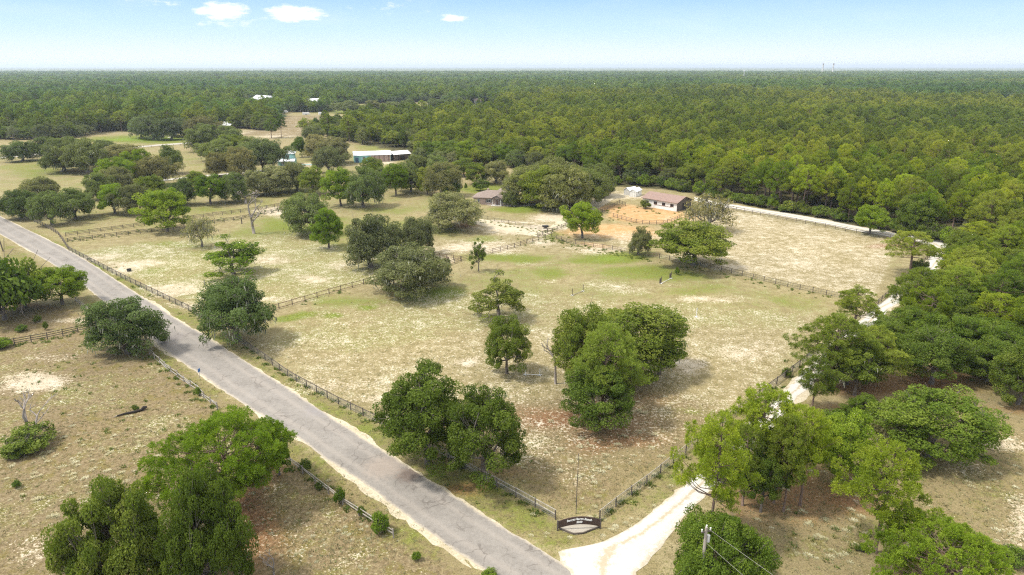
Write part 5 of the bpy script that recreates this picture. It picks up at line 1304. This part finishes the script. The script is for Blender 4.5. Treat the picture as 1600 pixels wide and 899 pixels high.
# ------------------------------------------------------------------ ranch sign
A_, B_ = G(872, 829), G(937, 826)
d = B_ - A_; Ls = d.length; rz = math.atan2(d.y, d.x)
t = thing('ranch_sign', 'dark brown arched sign board with white lettering at the road and driveway corner', 'sign', A_, rz)
mb = MB(); nS = 24; th = .1
def arc(u, base, rise): return base + rise * (1 - (2 * u - 1) ** 2)
fr_, bk = [], []
for k in range(nS + 1):
    u = k / nS; fr_.append((u * Ls, -th / 2, arc(u, .30, .42))); bk.append((u * Ls, -th / 2, arc(u, 1.22, .50)))
for k in range(nS):
    a0, a1, b1, b0 = fr_[k], fr_[k + 1], bk[k + 1], bk[k]
    s = lambda p: (p[0], p[1] + th, p[2])
    mb.face([a0, a1, b1, b0]); mb.face([s(b0), s(b1), s(a1), s(a0)]); mb.face([b0, b1, s(b1), s(b0)]); mb.face([s(a0), s(a1), a1, a0])
mb.face([fr_[0], bk[0], (0, th / 2, bk[0][2]), (0, th / 2, fr_[0][2])]); mb.face([fr_[-1], (Ls, th / 2, fr_[-1][2]), (Ls, th / 2, bk[-1][2]), bk[-1]])
board = mb.build('board', simple('dark_brown_board', (.06, .035, .027), .7, .2, 1.5, stretch=(.4, 1, 4)), t)
for x in (-.06, Ls + .06):
    mb = MB(); mb.box((x, .0, .62), (.16, .18, 1.45)); mb.build('post', M['board'], t)
lm = simple('white_letters', (.85, .85, .82), .5, .03)
def letters(txt, x, z, size, rot, nm='lettering'):
    cu = bpy.data.curves.new('txt', 'FONT'); cu.body = txt; cu.size = size; cu.extrude = .012; cu.align_x = 'CENTER'; cu.align_y = 'CENTER'; cu.shear = .25; cu.offset = .012
    ob = bpy.data.objects.new('txt', cu); COL.objects.link(ob); bpy.context.view_layer.update()
    me = bpy.data.meshes.new_from_object(ob); COL.objects.unlink(ob); bpy.data.objects.remove(ob); me.materials.clear(); me.materials.append(lm)
    o = link(nm, me, board); o.location = (x, -th / 2 - .014, z); o.rotation_euler = (math.pi / 2, rot, 0)
letters('Sweet', Ls * .29, 1.30, .36, -.22); letters('Haven', Ls * .5, 1.43, .36, 0); letters('Ranch', Ls * .71, 1.30, .36, .22); letters('2250', Ls * .5, 1.02, .32, 0)
# gravel bed
px_ = [(872, 823), (937, 821), (932, 823), (915, 834), (900, 835), (888, 833), (873, 824.5)]
c0 = G(903, 826); P = [G(873, 826.5), G(886, 821), G(903, 819.5), G(921, 820), G(936, 824.2), G(912, 834), G(904, 835), G(894, 834.5)]
t = thing('gravel_bed', 'pale gravel bed with a timber edge in front of the ranch sign', 'gravel bed', c0)
mb = MB(); P = [p - c0 for p in P]; top = [p + Vector((0, 0, .1)) for p in P]
if sum(P[i].x * P[(i + 1) % len(P)].y - P[(i + 1) % len(P)].x * P[i].y for i in range(len(P))) < 0: P.reverse(); top.reverse()
mb.face(top)
for i in range(len(P)): j = (i + 1) % len(P); mb.face([P[i], P[j], top[j], top[i]])
mb.build('gravel', surf('bed_gravel', ((.36, .33, .28), (.28, .255, .21), (.18, .165, .13)), (6, 20), .5), t)
mb = MB()
for a0, b0 in ((G(874, 827), G(896, 835.5)), (G(911, 834.5), G(936, 824.5)), (G(896, 835.5), G(911, 834.5))):
    mb.bar(a0 - c0 + Vector((0, 0, .1)), b0 - c0 + Vector((0, 0, .1)), .12, .2)
mb.build('timber_edge', M['board'], t)
# flag pole
a = G(900, 803); t = thing('flag_pole', 'thin bare dark pole standing behind the ranch sign', 'pole', a)
lo, hi = .2, 30
for _ in range(30):
    m = (lo + hi) / 2
    if proj(a.x, a.y, m)[1] > 710: lo = m
    else: hi = m
mb = MB(); mb.tube([(0, 0, -.1), (.02, 0, lo * .5), (.07, 0, lo)], [.055, .045, .03], 7); mb.build('shaft', M['post'], t)
mb = MB(); mb.tube([(.07, 0, lo), (.07, 0, lo + .1)], [.06, .04], 7); mb.build('cap', M['post'], t)
# utility pole and wires
top = G(1104, 824, 10.0); base = Vector((top.x, top.y, 0)); t = thing('utility_pole', 'grey wooden utility pole with insulators at the bottom edge right of the driveway', 'utility pole', base)
mb = MB(); mb.tube([(0, 0, -.3), (0, 0, 5), (0, 0, 10)], [.19, .17, .13], 12); mb.build('pole', simple('grey_pole', (.33, .29, .24), .9, .3, 1.2, stretch=(2, 2, .3)), t)
mb = MB(); mb.box((0, -.02, 9.55), (1.0, .1, .12), .3); mb.build('crossarm', M['post'], t)
for x in (-.42, 0.0, .42):
    mb = MB(); mb.tube([(x, x * .3, 9.61 if x else 10), (x, x * .3, 9.85 if x else 10.22)], [.05, .07], 8); mb.build('insulator', M['white'], t)
mb = MB(); mb.tube([(.28, .05, 8.4), (.28, .05, 9.1)], [.16, .16], 12); mb.build('transformer', M['greyshed'], t)
# near span drops right toward the camera side, out of frame
for (z0, end, lab) in ((9.9, (26, 28, 7.6), 'upper overhead wire running right from the utility pole'), (8.3, (22, 27, 6.4), 'lower overhead wire running right from the utility pole')):
    a = base + Vector((.1, 0, z0)); b = Vector((base.x + end[0] - 6, end[1], end[2])); pts = []
    for k in range(17):
        u = k / 16; p_ = a.lerp(b, u); p_.z -= 1.1 * 4 * u * (1 - u) * .4; pts.append(tuple(p_))
    mb = MB(); mb.tube(pts, [.012] * 17, 5); tag(mb.build('power_line', M['wire']), lab, 'wire', 'overhead wires')
# leaning pole at the left edge
a = G(5, 393); t = thing('leaning_pole', 'dark pole leaning out of the photo at the left edge beside the road', 'pole', a)
mb = MB(); mb.tube([(0, 0, -.2), (-.35, 0, 4), (-.8, 0, 8.5)], [.16, .14, .11], 8); mb.build('shaft', M['post'], t); mb = MB(); mb.tube([(-.8, 0, 8.5), (-.81, 0, 8.7)], [.06, .06], 6); mb.build('insulator', M['white'], t)
# road sign
a = G(313, 595); t = thing('road_sign', 'small blue sign on a thin post seen edge-on at the left road edge', 'road sign', a, 1.3)
mb = MB(); mb.tube([(0, 0, 0), (0, 0, 2.2)], [.035, .035], 6); mb.build('post', M['wire'], t)
mb = MB(); mb.box((0, -.05, 1.9), (.5, .03, .6)); mb.build('panel', simple('blue_sign', (.03, .12, .3), .4, .05), t)
# fallen log
a = G(203, 647); t = thing('fallen_log', 'blackened fallen log lying in the left pasture', 'log', a, .55)
mb = MB(); mb.tube([(-1.7, 0, .16), (-.6, .1, .2), (.6, -.05, .22), (1.9, .1, .18)], [.10, .15, .17, .12], 8); mb.build('stem', M['dark'], t)
mb = MB(); mb.tube([(1.5, .05, .2), (2.0, .3, .4), (2.4, .35, .38)], [.16, .3, .12], 8); mb.build('stump', M['dark'], t)
mb = MB(); mb.tube([(-1.7, 0, .16), (-2.3, -.15, .1)], [.09, .03], 6); mb.build('branch', M['dead'], t)
# jumps
def jump(px, py, h, label, kind, rz=0.2):
    a = G(px, py); t = thing('jump_stand', label, 'jump stand', a, rz, 'horse jump stands')
    mb = MB(); mb.box((0, 0, h / 2 + .1), (.12, .12, h)); mb.build('upright', M['white' if kind == 'w' else 'board'], t)
    mb = MB(); mb.box((0, 0, .1), (.75, .12, .1)); mb.box((0, 0, .055), (.12, .75, .1)); mb.build('foot', M['white'], t)
    if kind == 'b':
        mb = MB(); mb.box((-.25, .02, .75), (.42, .1, 1.25)); mb.build('wing', M['board'], t)
    return a
p1 = jump(821, 586, 1.15, 'white upright jump stand left of the pair under the small dense oak', 'w'); p2 = jump(843.5, 587, 1.15, 'white upright jump stand right of the pair under the small dense oak', 'w')
mb = MB(); mb.tube([p1 + Vector((0, -.15, .2)), p2 + Vector((0, -.15, .2))], [.05, .05], 8); tag(mb.build('jump_pole', M['white']), 'white pole lying between the two white jump stands', 'pole')
p1 = jump(894, 462, 1.6, 'thin dark jump stand, left of the pair in the open paddock', 'd'); p2 = jump(911, 455.5, 1.6, 'thin dark jump stand, right of the pair in the open paddock', 'd')
mb = MB(); mb.tube([p1 + Vector((0, -.15, .16)), p2 + Vector((0, -.15, .16))], [.05, .05], 8); tag(mb.build('jump_pole', M['dead']), 'grey pole on the grass between the two thin dark jump stands', 'pole')
p1 = jump(1033, 443.5, 1.7, 'brown-winged jump stand, left of the pair before the rounded oak', 'b'); p2 = jump(1048.5, 435.5, 1.7, 'brown-winged jump stand, right of the pair before the rounded oak', 'b')
mb = MB(); mb.tube([p1 + Vector((0, -.15, .16)), p2 + Vector((0, -.15, .16))], [.05, .05], 8); tag(mb.build('jump_pole', M['white']), 'pale pole on the grass between the two brown-winged jump stands', 'pole')
jump(1088, 496, 2.0, 'single tall white jump stand in the right part of the main paddock', 'w')
a = G(202, 424); t = thing('water_trough', 'small black tub in the upper left paddock', 'tub', a)
mb = MB(); mb.tube([(0, 0, 0), (0, 0, .62)], [.5, .58], 16, cap=False); mb.build('tub', M['shutter'], t); mb = MB(); mb.tube([(0, 0, .4), (0, 0, .45)], [.5, .5], 16); mb.build('water', M['glass'], t)
a = G(378, 350); t = thing('fence_stub', 'lone dark post stub by the pale dead tree', 'post', a); mb = MB(); mb.tube([(0, 0, -.1), (0, 0, 2.2)], [.2, .16], 8); mb.build('shaft', M['post'], t)
a = G(700, 407); t = thing('feed_barrel', 'reddish barrel by the short fence beside the large mossy oak', 'barrel', a); mb = MB(); mb.tube([(0, 0, 0), (0, 0, .1), (0, 0, .5), (0, 0, .9)], [.28, .3, .33, .29], 14); mb.build('drum', M['redboard'], t); mb = MB(); mb.tube([(0, 0, .9), (0, 0, .93)], [.3, .3], 14); mb.build('lid', M['board'], t)
a = G(852, 357); t = thing('parked_cart', 'small dark cart parked where the sandy lane meets the gate', 'cart', a, .2)
mb = MB(); mb.box((0, 0, .7), (1.9, 1.1, .5)); mb.build('bed', M['shutter'], t)
for s in (-1, 1):
    mb = MB(); mb.tube([(0, s * .55, .35), (0, s * .7, .35)], [.35, .35], 12); mb.build('wheel', M['dark'], t)
mb = MB(); mb.bar((.9, 0, .6), (1.9, 0, .35), .06); mb.build('tow_bar', M['post'], t)

# ------------------------------------------------------------------ loose ground cover
def on_road(px, py):
    for prs, g_ in ((road_pairs, 3), (drive_pairs, 3)):
        pl = [(a[0] - g_, a[1]) for a, b in prs] + [(b[0] + g_, b[1]) for a, b in reversed(prs)]
        if inpoly(np.array([px]), np.array([py]), pl)[0]: return True
    return False
def clumps(name, label, regions, mat, blades, hh, rad, seed, cat='grass', tint=(.5, .2)):
    r = np.random.default_rng(seed); V, T_ = [], []
    for (cx, cy, rx, ry, cnt, s0, s1) in regions:
        for _ in range(cnt):
            px = cx + r.normal() * rx * .5; py = cy + r.normal() * ry * .5
            if not (125 < py < 960): continue
            if on_road(px, py): continue
            p = np.array(G(px, py)); s = r.uniform(s0, s1); tt = np.clip(r.normal(*tint), 0, 1)
            a = r.uniform(0, 6.28, blades); q = p + np.stack([np.cos(a), np.sin(a), np.zeros(blades)], -1) * (r.uniform(0, 1, (blades, 1)) ** .6) * rad * s
            d = np.stack([np.cos(a), np.sin(a), np.zeros(blades)], -1); h = (hh * s * r.uniform(.5, 1.2, blades))[:, None]
            w = .09 * s; pr = np.stack([-d[:, 1], d[:, 0], d[:, 2]], -1)
            V.append(np.stack([q - pr * w, q + pr * w, q + d * rad * s * .35 + np.array([0, 0, 1]) * h], 1)); T_.append(np.full(blades, tt))
    V = np.concatenate(V).reshape(-1, 3); F = np.arange(len(V)).reshape(-1, 3)
    tag(link(name, mesh_np(name, V, None, F, mats=[mat], tint=np.concatenate(T_))), label, cat, kind='stuff')
tus = leafmat('pale_tussock', ((.40, .34, .19), (.50, .43, .26), (.58, .51, .34)), .2, 0)
clumps('pale_tussocks', 'pale cream tussocks dotted over the dry pastures', [
    (110, 700, 200, 60, 90, .35, .8), (150, 770, 260, 80, 60, .35, .8), (60, 740, 140, 120, 50, .3, .8), (250, 640, 130, 90, 70, .2, .5), (960, 700, 110, 50, 30, .4, .9), (1000, 650, 90, 60, 30, .35, .8), (920, 760, 120, 70, 30, .4, .8), (870, 830, 40, 14, 8, .3, .6),
    (980, 820, 60, 40, 20, .3, .7), (1280, 780, 140, 90, 34, .4, .9), (1370, 860, 160, 60, 36, .4, .9), (1560, 780, 70, 120, 30, .3, .8), (1560, 640, 80, 70, 26, .3, .6), (520, 830, 120, 60, 50, .25, .5), (330, 560, 80, 40, 20, .2, .4), (1240, 720, 60, 30, 10, .4, .7)],
    tus, 46, .12, .6, 3)
wee = leafmat('weed_leaves', ((.08, .12, .02), (.13, .17, .035), (.2, .22, .06)), .3, 0)
reg_w = []
for pts, cnt in (([(372, 534), (455, 592), (600, 668), (700, 716), (868, 812)], 190), ([(108, 392), (298, 487), (340, 512)], 90), ([(937, 812), (1064, 714), (1235, 588), (1372, 476)], 130), ([(106, 375), (250, 356), (385, 337), (455, 322)], 170),
                 ([(415, 489), (592, 438), (640, 425)], 40), ([(862, 374), (920, 387), (1030, 407)], 130), ([(1080, 415), (1190, 441), (1312, 468)], 60), ([(234, 556), (340, 645), (436, 716), (615, 843)], 150), ([(30, 538), (145, 514)], 40),
                 ([(958, 341), (1013, 353), (1060, 344)], 16), ([(840, 366), (900, 345), (960, 322)], 80), ([(742, 341), (855, 363)], 60)):
    for a, b in zip(pts, pts[1:]):
        m = max(2, cnt // (len(pts) - 1) // 6)
        for k in range(m):
            u = k / m; reg_w.append((a[0] + (b[0] - a[0]) * u, a[1] + (b[1] - a[1]) * u + 2, 14, 3, 6, .35, .9))
reg_w += [(1010, 329, 60, 8, 26, .5, 1.2), (860, 375, 60, 12, 70, .3, .8), (200, 560, 180, 60, 40, .3, .8), (300, 700, 200, 100, 50, .3, .9), (90, 600, 120, 80, 30, .3, .8), (1260, 560, 40, 30, 20, .4, 1.1), (700, 770, 140, 50, 60, .25, .6), (1480, 640, 120, 60, 40, .4, .9), (1340, 840, 160, 50, 40, .3, .7)]
clumps('weeds', 'low green weeds along the fences and in the pastures', reg_w, wee, 22, .42, .55, 4, cat='weeds')
gra = leafmat('meadow_grass', ((.2, .16, .08), (.3, .26, .14), (.26, .27, .10)), .25, 0)
clumps('meadow_grass', 'dry ankle-high grass over the pastures', [(200, 700, 420, 260, 5200, .25, .6), (520, 840, 200, 100, 1200, .22, .5), (950, 720, 300, 140, 2600, .22, .5), (700, 600, 400, 160, 2600, .22, .5), (1350, 800, 360, 160, 2400, .25, .6), (1000, 540, 400, 120, 1800, .25, .5), (1560, 740, 160, 200, 1200, .25, .6), (660, 740, 300, 60, 800, .2, .4)],
       gra, 7, .34, .5, 6, tint=(.45, .25))

# ------------------------------------------------------------------ haze
hm = bpy.data.materials.new('haze'); hm.use_nodes = True; hn = hm.node_tree; hn.nodes.clear()
ho = N(hn, 'ShaderNodeOutputMaterial'); pv = N(hn, 'ShaderNodeVolumePrincipled'); pv.inputs['Color'].default_value = (.80, .90, 1.0, 1); pv.inputs['Density'].default_value = HAZE; pv.inputs['Anisotropy'].default_value = .25
hn.links.new(pv.outputs[0], ho.inputs['Volume'])
mb = MB(); mb.box((0, 14900, (96 - 1.0) / 2), (64000, 34400, 97)); hz_ = mb.build('haze', hm)
tag(hz_, 'thin blue summer haze over the distance', 'haze', kind='stuff')
